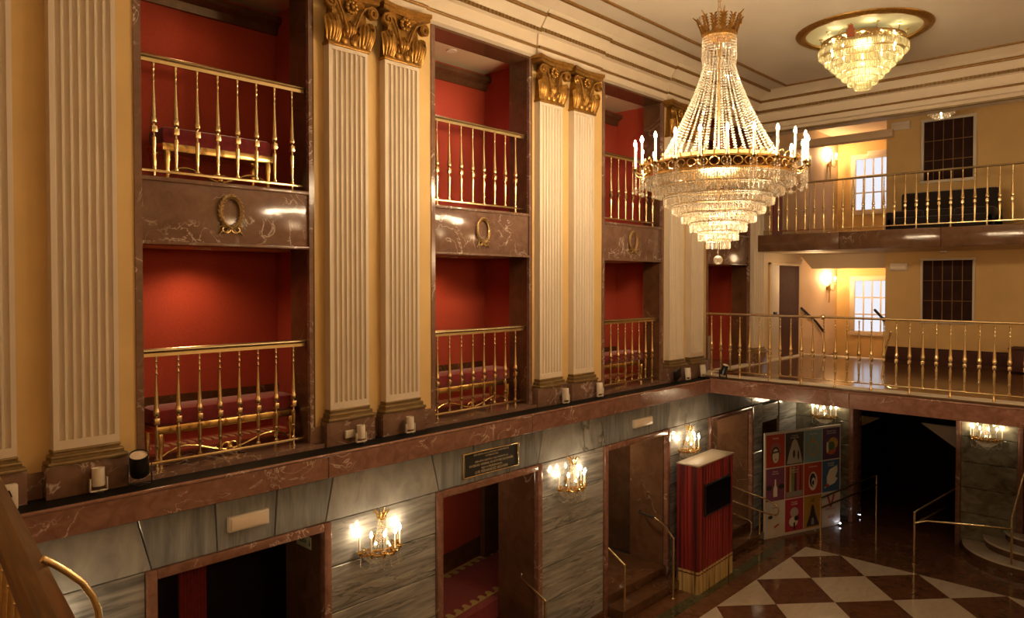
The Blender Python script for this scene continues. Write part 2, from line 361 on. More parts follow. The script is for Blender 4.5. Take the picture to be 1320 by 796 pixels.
# passages behind the doorways
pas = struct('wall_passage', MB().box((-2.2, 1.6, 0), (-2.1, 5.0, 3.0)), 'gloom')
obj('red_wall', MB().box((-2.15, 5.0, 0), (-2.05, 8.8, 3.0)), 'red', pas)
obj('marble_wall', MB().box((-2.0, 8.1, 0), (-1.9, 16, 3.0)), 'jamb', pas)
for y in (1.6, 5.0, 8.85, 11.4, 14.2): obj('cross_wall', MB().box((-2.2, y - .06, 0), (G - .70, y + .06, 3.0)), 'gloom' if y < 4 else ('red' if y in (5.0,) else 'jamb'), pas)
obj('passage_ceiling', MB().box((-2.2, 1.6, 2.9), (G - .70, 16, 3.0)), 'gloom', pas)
sk = MB().poly([(-2.05, 5.1, 0.30), (-2.05, 8.79, 0.78), (-2.05, 8.79, 1.04), (-2.05, 5.1, 0.56)], (0.03, 0, 0)); obj('skirting', sk, 'darkmarble', pas)
ramp_ = MB().poly([(-2.05, 5.1, 0), (-2.05, 8.79, 0), (-2.05, 8.79, 0.72), (-2.05, 5.1, 0.31)], (1.2, 0, 0)); obj('carpet', ramp_, 'velvet', pas)
sc_ = MB()
for s_ in (-2.02, -0.98):
    for k in range(24):
        y = 5.15 + k * 0.15; z = 0.316 + (y - 5.1) * 0.111; o_ = 0.11 if s_ < -1.5 else -0.11
        sc_.poly([(s_, y, z), (s_, y + .15, z + .0167), (s_ + o_ * .6, y + .145, z + .016), (s_ + o_ * 1.15, y + .14, z + .0155), (s_ + o_ * 1.35, y + .10, z + .011), (s_ + o_ * 1.1, y + .065, z + .0075), (s_ + o_ * .6, y + .06, z + .007), (s_ + o_ * .35, y + .02, z + .002)], (0, 0, 0.006))
obj('carpet_scallops', sc_, flat('scallop_cream', (0.42, 0.29, 0.11)), pas, kind='stuff')
cur = MB()
for k in range(8): cur.lathe([(0.02, 0.3), (0.024, 1.4), (0.02, 2.6)], 8, (-1.2, 3.08 + k * 0.035, 0))
obj('door_curtain', cur, 'velvet', pas)

# ---- ground storey wall, back (under the gallery)
YB = 15.95
wall_b = struct('wall_back_ground', MB().box((G, YB + 0.045, 2.55), (7.5, YB + 0.5, 3.05)), 'joint')
for a, b in ((G, 0.97), (3.0, 3.90)):
    obj('pier', MB().box((a, YB + 0.045, 0), (b, YB + 0.5, 2.6)), 'joint', wall_b)
    courses(wall_b, 'Y', a + 0.004, b - 0.004, CZ + [(2.568, 3.04)], 'greyd', YB + 0.045, (0, -0.045, 0))
for x0, x1 in ((0.97, 1.06), (2.92, 3.0), (3.90, 3.99)): obj('architrave', MB().rbox((x0, YB - .03, 0), (x1, YB + .5, 2.6), .008), 'redmarble', wall_b)
obj('lintel', MB().rbox((1.06, YB - .03, 2.42), (2.92, YB + .3, 2.56), .008), 'redmarble', wall_b)
obj('lintel', MB().rbox((3.99, YB - .03, 2.42), (6.0, YB + .3, 2.56), .008), 'redmarble', wall_b)
obj('hall_panel', MB().box((3.99, YB + .25, 0), (7.5, YB + .35, 2.5)), 'darkmarble', wall_b)
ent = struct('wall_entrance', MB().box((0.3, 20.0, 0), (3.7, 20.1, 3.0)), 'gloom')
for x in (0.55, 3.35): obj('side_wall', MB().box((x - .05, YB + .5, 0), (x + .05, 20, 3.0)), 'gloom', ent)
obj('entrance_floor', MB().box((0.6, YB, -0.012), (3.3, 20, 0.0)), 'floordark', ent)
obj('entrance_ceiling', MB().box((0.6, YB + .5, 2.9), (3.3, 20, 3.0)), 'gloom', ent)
for pts in ([(0.62, 17.0, 2.06), (1.26, 17.0, 2.06), (0.92, 17.0, 1.86), (0.62, 17.0, 1.86)], [(2.05, 17.0, 2.06), (3.28, 17.0, 2.06), (3.28, 17.0, 1.25), (2.68, 17.0, 1.64)]):
    obj('stair_soffit', MB().poly(pts, (0, 0.06, 0)), 'white', ent)
# curved marble stair at the right of the back hall
stair = struct('stair_right', MB().box((4.1, 15.2, 0), (5.6, YB, 0.02)), 'darkmarble')
for k, r in enumerate((1.12, 0.79, 0.46)):
    z = 0.15 * (k + 1); cx, cy = 4.16, 16.05; a0, a1 = radians(186), radians(270)
    arc = [(cx + r * cos(a0 + (a1 - a0) * i / 14), min(cy + r * sin(a0 + (a1 - a0) * i / 14), YB - .01)) for i in range(15)] + [(5.6, cy - r), (5.6, YB - .01)]
    inn = [(cx + (p[0] - cx) * (1 - .03 / r) if p[0] < cx else p[0], cy + (p[1] - cy) * (1 - .03 / r) if p[1] < YB - .02 else p[1]) for p in arc]
    obj('riser', MB().poly([(p[0], p[1], z - .15 + .001) for p in inn], (0, 0, 0.115)), 'darkmarble', stair)
    obj('tread', MB().poly([(p[0], p[1], z - .034) for p in arc], (0, 0, 0.034), .006), 'floorwhite', stair)

# ---- gallery ledge: red marble fascia slabs with a rounded nosing, black granite on top
def fascia(name, a, b, axis, edge, joints):
    s_ = struct(name, MB().box(*(((edge - .04, a, 3.06), (edge - .9, b, 3.24)) if axis == 'X' else ((a, edge + .04, 3.06), (b, YB, 3.24)))), 'joint')
    js = [a] + joints + [b]
    for p, q in zip(js[:-1], js[1:]):
        if axis == 'X':
            obj('fascia_slab', MB().poly([(edge - .045, p + .002, 3.05), (edge - .045, q - .002, 3.05), (edge - .045, q - .002, 3.265), (edge - .045, p + .002, 3.265)], (.045, 0, 0), .006), 'redmarble', s_)
            obj('nosing', MB().tube([(edge - .012, p, 3.277), (edge - .012, q, 3.277)], .018, 10), 'redmarble', s_)
        else:
            obj('fascia_slab', MB().poly([(p + .002, edge + .045, 3.05), (q - .002, edge + .045, 3.05), (q - .002, edge + .045, 3.285), (p + .002, edge + .045, 3.285)], (0, -.045, 0), .006), 'redmarble', s_)
            obj('nosing', MB().tube([(p, edge + .012, 3.295), (q, edge + .012, 3.295)], .018, 10), 'redmarble', s_)
    return s_
YE = 11.80
l1 = fascia('trim_1', -0.9, YE, 'X', 0.0, [1.3, 4.05, 7.1, 9.62])
obj('ledge_top', MB().box((-0.02, -0.9, 3.24), (W - .05, YE + .1, 3.292)), 'black', l1)
l2 = fascia('trim_2', 0.0, 7.5, 'Y', YE, [2.35, 4.9])
obj('ledge_top', MB().box((-0.3, YE + .02, 3.24), (7.5, YE + .12, 3.312)), 'black', l2)
gf = struct('floor_gallery', MB().box((-0.45, YE + .08, 3.2), (7.5, 16.86, 3.335)), 'parquet')
obj('stone_strip', MB().box((-0.45, YE + .12, 3.335), (-0.24, 16.86, 3.352)), 'whitedull', gf)
obj('stone_strip', MB().box((-0.24, YE + .12, 3.335), (7.5, YE + .36, 3.35)), 'whitedull', gf)
obj('stair_nosing', MB().rbox((-0.45, 16.80, 3.30), (1.45, 17.0, 3.352), .008), 'white', gf)

# ---- upper wall, left: plaster with tall marble-lined openings
wall_l = struct('wall_left', MB().box((W, -2.6, NTOP), (W - .3, 14.75, 8.75)), 'plaster')
ys = [-2.6] + [y for n in NICHE for y in n] + [14.72]
for a, b in zip(ys[0::2], ys[1::2]):
    obj('plaster_pier', MB().box((W, a, 3.2), (W - .35, b, NTOP)), 'plaster', wall_l)
    obj('wall_skirting', MB().rbox((W, a, 3.29), (W + .02, b, 3.50), .005), 'brownmarble', wall_l)
for k, (a, b) in enumerate(NICHE):
    t_ = struct('trim_%d' % (k + 3), MB().box((W + .012, a - .055, 3.29), (W - .36, a + .006, NTOP + .05)), 'brownmarble')
    obj('marble_jamb', MB().box((W + .012, b - .006, 3.29), (W - .36, b + .05, NTOP + .05)), 'darkmarble', t_)
    obj('jamb_edge', MB().box((W + .016, b - .012, 3.29), (W - .03, b + .03, NTOP)), 'brownmarble', t_)
    obj('marble_head', MB().box((W + .012, a, NTOP - .006), (W - .365, b, NTOP + .05)), 'darkmarble', t_)
    obj('fascia_slab', MB().rbox((W - .005, a, 5.34), (W - .36, b, 5.89), .012), 'brownmarble', t_)
    obj('fascia_lip', MB().rbox((W + .012, a, 5.33), (W - .05, b, 5.362), .008), 'brownmarble', t_)
    obj('fascia_lip', MB().rbox((W + .012, a, 5.885), (W - .3, b, 5.925), .008), 'brownmarble', t_)
    # box room behind: walls, floors, ceilings
    bx = struct('wall_box_%d' % (k + 1), MB().box((-1.55, a - .4, 3.2), (-1.5, b + .29 if k < 3 else b + .55, 8.1)), 'red')
    e0, e1 = a - .4, (b + .29 if k < 3 else b + .55)
    for y in (e0, e1): obj('side_wall', MB().box((-1.5, y - .03, 3.2), (W - .36, y + .03, 8.1)), 'red', bx)
    for y0, y1 in ((e0, a), (b, e1)): obj('return_wall', MB().box((W - .37, y0, 3.3), (W - .34, y1, 8.1)), 'red', bx)
    obj('box_floor', MB().box((-1.5, e0, 3.2), (W + .1, e1, 3.335)), 'brownmarble', bx)
    obj('upper_floor', MB().box((-1.5, e0, 5.55), (W - .3, e1, 5.93)), 'velvet', bx)
    obj('box_soffit', MB().box((-1.5, e0, 5.34), (W - .3, e1, 5.55)), 'beige', bx)
    obj('box_ceiling', MB().box((-1.55, e0, 8.07), (W - .3, e1, 8.12)), 'beige', bx)
    obj('box_cornice', MB().poly([(-1.5, e0, 7.82), (-1.46, e0, 7.82), (-1.44, e0, 7.9), (-1.36, e0, 7.94), (-1.36, e0, 8.0), (-1.5, e0, 8.0)], (0, e1 - e0, 0)), 'darkmarble', bx)
    obj('dado', MB().box((-1.5, e0, 3.5 if k < 3 else 3.3), (-1.48, e1, 3.83)), 'darkmarble' if k < 3 else 'whitedull', bx)
    if k < 3:
        obj('carpet', MB().box((-1.5, e0, 3.335), (-1.02, e1, 3.347)), 'red', bx)
        cm = MB()
        for q in range(26):
            y = e0 + .06 + q * (e1 - e0 - .1) / 26
            cm.poly([(-1.42, y, 3.347), (-1.36, y + .02, 3.347), (-1.27, y + .01, 3.347), (-1.22, y + .04, 3.347), (-1.30, y + .065, 3.347), (-1.40, y + .05, 3.347)], (0, 0, .004))
        obj('carpet_motif', cm, flat('carpet_cream', (0.7, 0.5, 0.28)), bx, kind='stuff')
    lowp = lamp('box_downlight', (-1.05, (a + b) / 2, 5.28), W_BOX_LOW * (1 if k == 0 else .72), (1.0, 0.60, 0.30), 0.06, radians(150))
    lamp('box_downlight', (-1.0, (a + b) / 2, 7.95), W_BOX_UP if k < 1 else W_BOX_UP * 2.6, (1.0, 0.60, 0.30) if k == 0 else (1.0, 0.66, 0.72), 0.06, radians(150))
    for z in (5.335, 8.065): obj('downlight', MB().lathe([(0.05, z - .012), (0.07, z - .012), (0.07, z + .003)], 14, (-1.0, (a + b) / 2, 0)), 'white', bx)

# ---- entablature: swept profile with breaks over the pilaster pairs
PROF = [(0.0, 8.04), (0.075, 8.06), (0.08, 8.145), (0.10, 8.15), (0.10, 8.17), (0.085, 8.175), (0.10, 8.34), (0.17, 8.345), (0.17, 8.405), (0.16, 8.41), (0.20, 8.46), (0.25, 8.53), (0.27, 8.535), (0.27, 8.56), (0.25, 8.565), (0.33, 8.62), (0.50, ZC), (0.0, ZC)]
def sweep(a, b, e, axis, base, sg):      # base plane, sg = direction into the hall
    pts = [(base + sg * (o + (e if 0 < i < 15 else 0)), a, z) if axis == 'X' else (a, base + sg * (o + (e if 0 < i < 15 else 0)), z) for i, (o, z) in enumerate(PROF)]
    return MB().poly(pts, (0, b - a, 0) if axis == 'X' else (b - a, 0, 0))
YU = 14.27                              # face plane of the back entablature
ent1 = struct('trim_7', sweep(-2.6, 4.16, 0.0, 'X', W, 1), 'cream')
LINES = [(0.105, 8.16, .018), (0.272, 8.547, .024)]
def lines(par, a, b, e, axis, base, sg):
    for o, z, r in LINES:
        p = base + sg * (o + e); obj('gilt_fillet', MB().tube([(p, a, z), (p, b, z)] if axis == 'X' else [(a, p, z), (b, p, z)], r, 8), 'goldline', par)
lines(ent1, -2.6, 4.16, 0, 'X', W, 1)
brk = [(4.16, 5.55, .03), (5.55, 7.5, 0), (7.5, 8.92, .03), (8.92, 10.8, 0), (10.8, 12.18, .03), (12.18, YU, 0)]
for a, b, e in brk:
    obj('cornice_run', sweep(a, b, e, 'X', W, 1), 'cream', ent1); lines(ent1, a, b if b < YU else YU - .15, e, 'X', W, 1)
ent2 = struct('trim_8', sweep(W, 7.5, 0, 'Y', YU, -1), 'cream'); lines(ent2, W + .1, 7.5, 0, 'Y', YU, -1)
bd = MB(); y = -2.4
while y < YU - .17:
    e = next((q[2] for q in brk if q[0] <= y < q[1]), 0); bd.rbox if 0 else None
    bd.sphere((W + .17 + e, y, 8.375), .027, 6, 4, (.8, .8, 1.1)); y += .066
obj('bead_course', bd, 'goldline', ent1, kind='stuff')
for a, b, e in [(-2.6, 4.16, 0)] + brk: obj('bead_bed', MB().box((W + .15 + e, a, 8.35), (W + .172 + e, b if b < YU else YU - .16, 8.40)), 'olive', ent1)
bd = MB(); x = W + .2
while x < 6.5: bd.sphere((x, YU - .17, 8.375), .027, 6, 4, (.8, .8, 1.1)); x += .066
obj('bead_course', bd, 'goldline', ent2, kind='stuff')
obj('bead_bed', MB().box((W + .1, YU - .172, 8.35), (7.5, YU - .15, 8.40)), 'olive', ent2)
# beam under the back entablature
obj('beam', MB().box((W, YU - .02, 7.97), (7.5, YU + .35, 8.75)), 'cream', ent2)
obj('beam_fillet', MB().box((W, YU - .05, 7.955), (7.5, YU + .02, 7.985)), 'olive', ent2)
# ---- ceiling with two gilt frames and two medallions
ceil = struct('ceiling', MB().box((-1.6, -2.6, ZC), (7.6, 16.7, ZC + .15)), 'ceiling')
def frame(x, y, wd, dp):
    yb = -1.4; xr = 5.2 - (x - .1)
    pts = [(x, y), (xr, y), (xr, yb), (x, yb)]
    for i in range(4):
        p, q = pts[i], pts[(i + 1) % 4]
        obj('gilt_frame', MB().tube([(p[0], p[1], ZC - .003), (q[0], q[1], ZC - .003)], wd, 8, flat=dp), 'goldline', ceil)
frame(0.15, 14.13, .036, .8); frame(0.53, 13.68, .030, .8)
for yc in (11.5, 2.7):
    obj('medallion_disc', MB().lathe([(0.0, ZC - .006), (0.80, ZC - .006), (0.80, ZC + .001)], 64, (2.6, yc, 0)), 'disc', ceil)
    obj('medallion_ring', MB().lathe([(0.78, ZC), (0.79, ZC - .03), (0.83, ZC - .05), (0.87, ZC - .045), (0.90, ZC - .02), (0.92, ZC - .015), (0.93, ZC)], 64, (2.6, yc, 0)), 'gold', ceil)

# ---- upper gallery at the back
ug = struct('floor_upper_gallery', MB().box((W, 14.36, 5.66), (7.5, 16.7, 5.93)), 'darkmarble')
obj('slab_soffit', MB().box((W, 14.42, 5.615), (7.5, 16.85, 5.66)), 'beige', ug)
for a, b in ((W, 1.3), (1.3, 3.0), (3.0, 5.0), (5.0, 7.5)): obj('fascia_slab', MB().rbox((a + .002, 14.30, 5.61), (b - .002, 14.42, 5.945), .012), 'jamb', ug)
# ---- back wall and stair hall
YW, YS = 16.6, 19.2
wall_k = struct('wall_back', MB().box((1.45, YW, 3.2), (7.5, YW + .2, 8.75)), 'plaster')
obj('dado', MB().box((1.45, YW - .025, 3.335), (7.5, YW, 3.66)), 'darkwood', wall_k)
for q in range(12): obj('dado_panel', MB().rbox((1.5 + q * .5, YW - .04, 3.39), (1.94 + q * .5, YW - .02, 3.62), .008), 'darkwood', wall_k)
wall_h = struct('wall_stair_hall', MB().box((-0.7, YS, 3.02), (1.8, YS + .2, 8.75)), 'plaster')
obj('side_wall', MB().box((-0.45, 14.72, 3.2), (-0.65, YS, 8.7)), 'beige', wall_h)
obj('side_wall', MB().box((1.45, YW + .2, 3.02), (1.65, YS, 8.7)), 'plaster', wall_h)
obj('stair_flight', MB().poly([(-.45, 17.0, 3.30), (-.45, YS, 3.06), (-.45, YS, 3.02), (-.45, 17.0, 3.02)], (1.9, 0, 0)), 'parquet', wall_h)
obj('lintel_low', MB().box((-0.15, 16.78, 5.30), (1.45, 17.0, 5.62)), 'beige', wall_h)
obj('lintel_haunch', MB().poly([(-0.15, 16.78, 5.30), (-0.15, 16.78, 5.62), (-.45, 16.78, 5.62), (-0.36, 16.78, 5.55)], (0, .22, 0)), 'beige', wall_h)
obj('landing_soffit', MB().box((-.45, 17.0, 5.62), (1.45, YS, 5.7)), 'beige', wall_h)
obj('lintel_high', MB().rbox((-0.45, 16.45, 8.0), (1.6, 16.7, 8.16), .015), 'beige', wall_h)
obj('landing_ceiling', MB().box((-.5, 16.7, 8.6), (1.5, YS, 8.7)), 'beige', wall_h)

# ---- windows: daylit casements of the stair hall, dark panelled ones of the gallery wall
def window(n, x0, x1, z0, z1, y, nx, nz, frame_m, pane_m, bar_m, fw, bar):
    win = struct('window_%d' % n, MB().box((x0, y - .012, z0), (x1, y - .002, z1)), pane_m)
    for a, b in (((x0 - fw, y - .05, z1), (x1 + fw, y, z1 + fw)), ((x0 - fw, y - .05, z0 - fw), (x1 + fw, y, z0)), ((x0 - fw, y - .05, z0), (x0, y, z1)), ((x1, y - .05, z0), (x1 + fw, y, z1))):
        obj('frame_rail', MB().rbox(a, b, .01), frame_m, win)
    for i in range(1, nx): x = x0 + (x1 - x0) * i / nx; obj('glazing_bar', MB().box((x - bar, y - .03, z0), (x + bar, y - .011, z1)), bar_m, win)
    for i in range(1, nz): z = z0 + (z1 - z0) * i / nz; obj('glazing_bar', MB().box((x0, y - .032, z - bar), (x1, y - .011, z + bar)), bar_m, win)
    return win
window(1, 0.0, 1.0, 3.79, 5.03, YS, 5, 3, 'cream', 'pane', 'whitedull', .12, .016)
window(2, 0.0, 1.0, 6.78, 8.02, YS, 5, 3, 'cream', 'pane', 'whitedull', .12, .016)
window(3, 2.165, 3.035, 4.22, 5.43, YW, 5, 3, 'whitedull', 'darkpane', 'goldline', .045, .0045)
window(4, 2.16, 3.02, 7.04, 8.215, YW, 5, 3, 'whitedull', 'darkpane', 'goldline', .06, .0045)
# doors of the gallery, on the stair hall side wall
dr = struct('door_6', MB().box((-.45, 15.66, 3.34), (-.41, 16.70, 5.36)), 'darkwood')
obj('door_leaf', MB().rbox((-.45, 15.22, 3.34), (-.39, 15.60, 5.36), .01), 'whitedull', dr); obj('door_handle', MB().rbox((-.39, 15.28, 4.30), (-.35, 15.42, 4.36), .01), 'blackmetal', dr)
for a, b in (((-.45, 15.17, 3.34), (-.40, 15.22, 5.42)), ((-.45, 16.70, 3.34), (-.40, 16.76, 5.42)), ((-.45, 15.17, 5.36), (-.40, 16.76, 5.42))): obj('frame_rail', MB().rbox(a, b, .008), 'beige', dr)
dr = struct('door_7', MB().box((-.45, 15.36, 5.94), (-.42, 15.80, 7.7)), 'velvet')
obj('door_leaf', MB().rbox((-.45, 15.84, 5.94), (-.42, 17.30, 7.85), .01), 'beige', dr)
obj('frame_rail', MB().rbox((-.45, 17.30, 5.94), (-.40, 17.37, 7.95), .01), 'cream', dr); obj('frame_rail', MB().rbox((-.45, 15.3, 7.85), (-.40, 17.37, 7.95), .01), 'cream', dr)
# ---- enclosing walls out of view and the near gallery the photograph was taken from
wr = struct('wall_right', MB().box((7.5, -2.6, -0.2), (7.7, 20, 8.75)), 'plaster')
wn = struct('wall_near', MB().box((-1.6, -2.8, -0.2), (7.6, -2.6, 8.75)), 'plaster')
for i_, (x_, y_) in enumerate(((1.6, -2.35), (4.4, -2.35), (7.2, 1.5), (7.2, 7.0), (7.2, 12.5))): lamp('gallery_fill', (x_, y_, 5.6), W_GALLERY_FILL * (.1, .3, .8, 1.1, 1)[i_], (1.0, 0.74, 0.46), 0.25)  # added ambient fill out of view, no fixtures behind it
lamp('gallery_soffit_fill', (.4, 15.5, 5.35), 10.0, (1.0, .72, .42), .18)  # added fill brightening the soffit and lintel under the upper slab
for z_, k_ in ((5.35, 16.0),): lamp('landing_fill', (.75, 18.3, z_), k_, (1.0, .66, .32), .08)  # added fill warming the lower stair hall walls beyond the torches
for i_, (y_, k_) in enumerate(((3.3, .15), (6.6, .9), (9.8, 3.2), (12.9, 3.6))): lamp('passage_lamp', (-1.3, y_, 2.35), W_PASSAGE * k_, WARM, 0.08)
ng = struct('floor_near_gallery', MB().poly([(-.05, -2.6, 3.06), (7.5, -2.6, 3.06), (7.5, .15, 3.06), (2.6, .66, 3.06), (-.05, .9, 3.06)], (0, 0, .26)), 'brownmarble')
# ================================================================ things
# ---- pilasters: pedestal, moulded base, fluted shaft, gilt capital
def fluted(wd, dp, z0, z1):
    n, m = 7, 0.030; pitch = (wd - 2 * m) / n; fl = pitch * 0.40; pts = [(0, 0), (dp, 0)]
    for k in range(n):
        c = m + pitch * (k + .5)
        for q in range(7): a = pi * q / 6; pts.append((dp - fl * 1.05 * sin(a), c - fl * cos(a)))
    pts += [(dp, wd), (0, wd)]
    return MB().poly([(p[0], p[1], z0) for p in pts], (0, 0, z1 - z0))
def acanthus(x, y, z, wd, h, bulge, lean):     # ribbed leaf swelling outwards and curling over at its tip
    m = MB(); nu, nv = 20, 9; v = []
    for j in range(nv + 1):
        q = j / nv; w_ = wd * (.55 + .75 * sin(pi * min(1, q * .62 + .12))) * (1 if q < .85 else 1 - (q - .85) * 3)
        out = bulge * (q ** 1.3) * .75 + .02; zz = z + h * q if q < .8 else z + h * (.8 + .13 * sin((q - .8) / .2 * pi) - .12 * (q - .8) / .2)
        if q > .8: out += .03 * (q - .8) / .2
        for i in range(nu + 1):
            u = -1 + 2 * i / nu; rib = .010 * (abs(sin(2.5 * pi * u)) - .5)
            v.append((x + (out + .045 * sin(pi * min(1, q * 1.2))) * (1 - .55 * u * u) + rib, y + w_ * u + lean * .03 * q * q, zz - .03 * u * u * q))
    f = [(j * (nu + 1) + i, j * (nu + 1) + i + 1, (j + 1) * (nu + 1) + i + 1, (j + 1) * (nu + 1) + i) for j in range(nv) for i in range(nu)]
    return m.add(v, f, True)
def make_pilaster(label):
    wd, dp = 0.485, 0.10
    t = thing('pilaster', label, 'pilaster', (W, 0, 3.30), 0, 'fluted pilasters along the upper wall')
    obj('pedestal', MB().rbox((0, -.06, -.01), (.125, wd + .06, .25), .006), 'brownmarble', t)
    b = MB()
    for (e, z0, z1) in ((.055, .25, .285), (.03, .300, .330), (.012, .345, .37)): b.rbox((0, -e, z0), (dp + e, wd + e, z1), .012)
    for (e, z0, z1) in ((.035, .28, .305), (.012, .325, .35)): b.box((0, -e + .01, z0), (dp + e - .01, wd + e - .01, z1))
    obj('moulded_base', b, 'olive', t)
    s_ = obj('shaft', fluted(wd, dp, .44, 4.11), 'cream', t)
    obj('shaft_band', MB().box((0, 0, .365), (dp, wd, .44)), 'cream', t); obj('shaft_band', MB().box((0, 0, 4.11), (dp, wd, 4.16)), 'cream', t)
    # capital
    z0 = 4.16
    cap = MB().poly([(0, .0, z0), (dp, 0, z0), (dp, wd, z0), (0, wd, z0)], (0, 0, .01))
    cap.add([(0, -.0, z0 + .02), (dp + .005, .0, z0 + .02), (dp + .005, wd, z0 + .02), (0, wd, z0 + .02), (0, .05, z0 + .5), (dp + .02, .05, z0 + .5), (dp + .02, wd - .05, z0 + .5), (0, wd - .05, z0 + .5)],
            [(0, 1, 5, 4), (1, 2, 6, 5), (2, 3, 7, 6), (4, 5, 6, 7), (3, 2, 1, 0)])
    obj('capital_bell', cap, 'gold', t)
    obj('astragal', MB().rbox((0, -.02, z0 - .012), (dp + .025, wd + .02, z0 + .022), .009), 'goldbright' if False else 'gold', t)
    # leaves: row of small rounded ones, two tall side leaves, centre leaf
    for k in range(4):
        y = .065 + k * .118
        obj('acanthus_leaf', MB().sphere((dp + .008, y, z0 + .075), .055, 10, 6, (.55, .9, 1.15)).sphere((dp + .036, y, z0 + .118), .026, 8, 5, (.9, 1.3, .7)), 'gold', t)
    for sgn, y in ((-1, .03), (1, wd - .03)):
        obj('acanthus_leaf', acanthus(dp - .004, y - sgn * .012, z0 + .025, .082, .30, .085, sgn), 'gold', t)
        # volute scroll on the corner
        vo = MB(); cy, cz = y + sgn * .045, z0 + .40; sp = [(dp + .045, y - sgn * .155, z0 + .20), (dp + .05, y - sgn * .11, z0 + .33), (dp + .06, y - sgn * .05, z0 + .43)]
        for q in range(16): a = radians(100 - sgn * 0 - q * 36); r = .068 * (1 - q / 19); sp.append((dp + .07 + q * .0015, cy + sgn * r * cos(a) , cz + r * sin(a)))
        vo.tube(sp, [.014] * 3 + [.017] * 8 + [.014] * 8, 6); vo.lathe([(.0, -.02), (.062, -.02), (.062, .035), (0, .035)], 16, (dp + .045, cy, cz), axis='X')
        obj('volute', vo, 'gold', t)
    obj('acanthus_leaf', acanthus(dp - .01, wd / 2, z0 + .09, .075, .20, .06, 0), 'gold', t)
    for sg in (-1, 1): obj('acanthus_leaf', acanthus(dp - .01, wd / 2 + sg * .055, z0 + .05, .04, .15, .04, sg), 'gold', t)
    fl = MB()
    for q in range(9): a = 2 * pi * q / 9; fl.sphere((dp + .06, wd / 2 + .055 * cos(a), z0 + .41 + .055 * sin(a)), .027, 8, 5, (.8, 1, 1))
    fl.sphere((dp + .075, wd / 2, z0 + .41), .03, 8, 5)
    obj('rosette', fl, 'gold', t)
    ab = []
    for q in range(13): u = q / 12; ab.append((dp + .10 - .055 * sin(pi * u), -.085 + (wd + .17) * u))
    top = MB().poly([(0, -.085, z0 + .50)] + [(p[0], p[1], z0 + .50) for p in ab] + [(0, wd + .085, z0 + .50)], (0, 0, .045))
    top.poly([(0, -.10, z0 + .545)] + [(p[0] + .02, p[1] * 1.03 - .007, z0 + .545) for p in ab] + [(0, wd + .10, z0 + .545)], (0, 0, .045))
    obj('abacus', top, 'gold', t)
    return t
PIL = [(1.00, 'cream fluted pilaster cut off by the left edge of the photo'),
 (1.73, 'cream fluted pilaster beside the nearest tall red opening, on its near side'),
 (4.255, 'cream fluted pilaster with gilt capital just past the nearest red opening'),
 (4.967, 'cream fluted pilaster with gilt capital just before the second red opening'),
 (7.56, 'cream fluted pilaster with gilt capital just past the second red opening'),
 (8.30, 'cream fluted pilaster with gilt capital just before the third red opening'),
 (10.90, 'cream fluted pilaster with capital just past the third red opening, behind the chandelier'),
 (11.605, 'cream fluted pilaster at the corner where the back gallery railing begins'),
 (14.13, 'cream fluted pilaster on the back gallery beside the white door')]
p0 = make_pilaster(PIL[0][1]); p0.location.y = PIL[0][0]
for y, lb in PIL[1:]: copy_tree(p0, (W, y, 3.30), 0, lb)

# ---- brass balustrades
BAL = [(.012, 0), (.019, .006), (.019, .022), (.011, .03), (.010, .05), (.014, .10), (.0135, .12), (.017, .13), (.017, .145), (.013, .15), (.016, .20), (.019, .27), (.019, .285), (.012, .29), (.009, .315), (.009, .33)]
BAL2 = [(.009, .385), (.010, .40), (.018, .405), (.025, .42), (.025, .455), (.020, .465), (.019, .48), (.0075, .77), (.008, .78), (.013, .79), (.0075, .80), (.0075, .835), (.0115, .845), (.0075, .855), (.0075, .885), (.0115, .895), (.008, .905), (.012, .925), (.012, .94)]
def bal_mesh(h):
    s = h / .94; b = MB().lathe([(r * 1.12, z * s) for r, z in BAL], 10).lathe([(r * 1.12, z * s) for r, z in BAL2], 10)
    b.rbox((-.023, -.023, .328 * s), (.023, .023, .388 * s), .005); me = b.mesh('baluster'); me.materials.append(M['brass']); return me
bm_box, bm_gal = bal_mesh(.935), bal_mesh(.945)
def box_rail(k, z, ys, lab):
    a, b = NICHE[k]; x = -.46
    t = thing('brass_balustrade', lab, 'railing', (x, a, z), 0, 'brass balustrades of the red boxes')
    L = b - a
    obj('handrail', MB().tube([(0, .0, 1.045), (0, L - .02, 1.045)], .030, 10, flat=.75).box((-.018, 0, .995), (.018, L - .02, 1.025)), 'brass', t)
    obj('bottom_rail', MB().rbox((-.014, 0, .035), (.014, L - .02, .058), .003), 'brass', t)
    for y in ys: obj('baluster', bm_box, None, t, (0, y - a, .058))
    for y in (ys[0], ys[-1]): obj('foot', MB().lathe([(.02, -.015), (.02, 0), (.012, .008), (.012, .036)], 10, (0, y - a, 0)), 'brass', t)
    return t
YS1 = [2.583 + .193 * i for i in range(8)]; YS2 = [5.872 + .199 * i for i in range(8)]; YS3 = [9.26 + .199 * i for i in range(8)]
box_rail(0, 3.345, YS1, 'brass balustrade of the nearest red box, lower tier'); box_rail(0, 5.935, YS1, 'brass balustrade of the nearest red box, upper tier')
box_rail(1, 3.345, YS2, 'brass balustrade of the second red box, lower tier'); box_rail(1, 5.945, YS2, 'brass balustrade of the second red box, upper tier')
box_rail(2, 3.345, YS3, 'brass balustrade of the third red box, lower tier'); box_rail(2, 5.945, YS3, 'brass balustrade of the third red box, upper tier, left of the chandelier')
t = thing('brass_balustrade', 'long brass balustrade on the ledge of the lower back gallery', 'railing', (-.12, 11.92, 3.36))
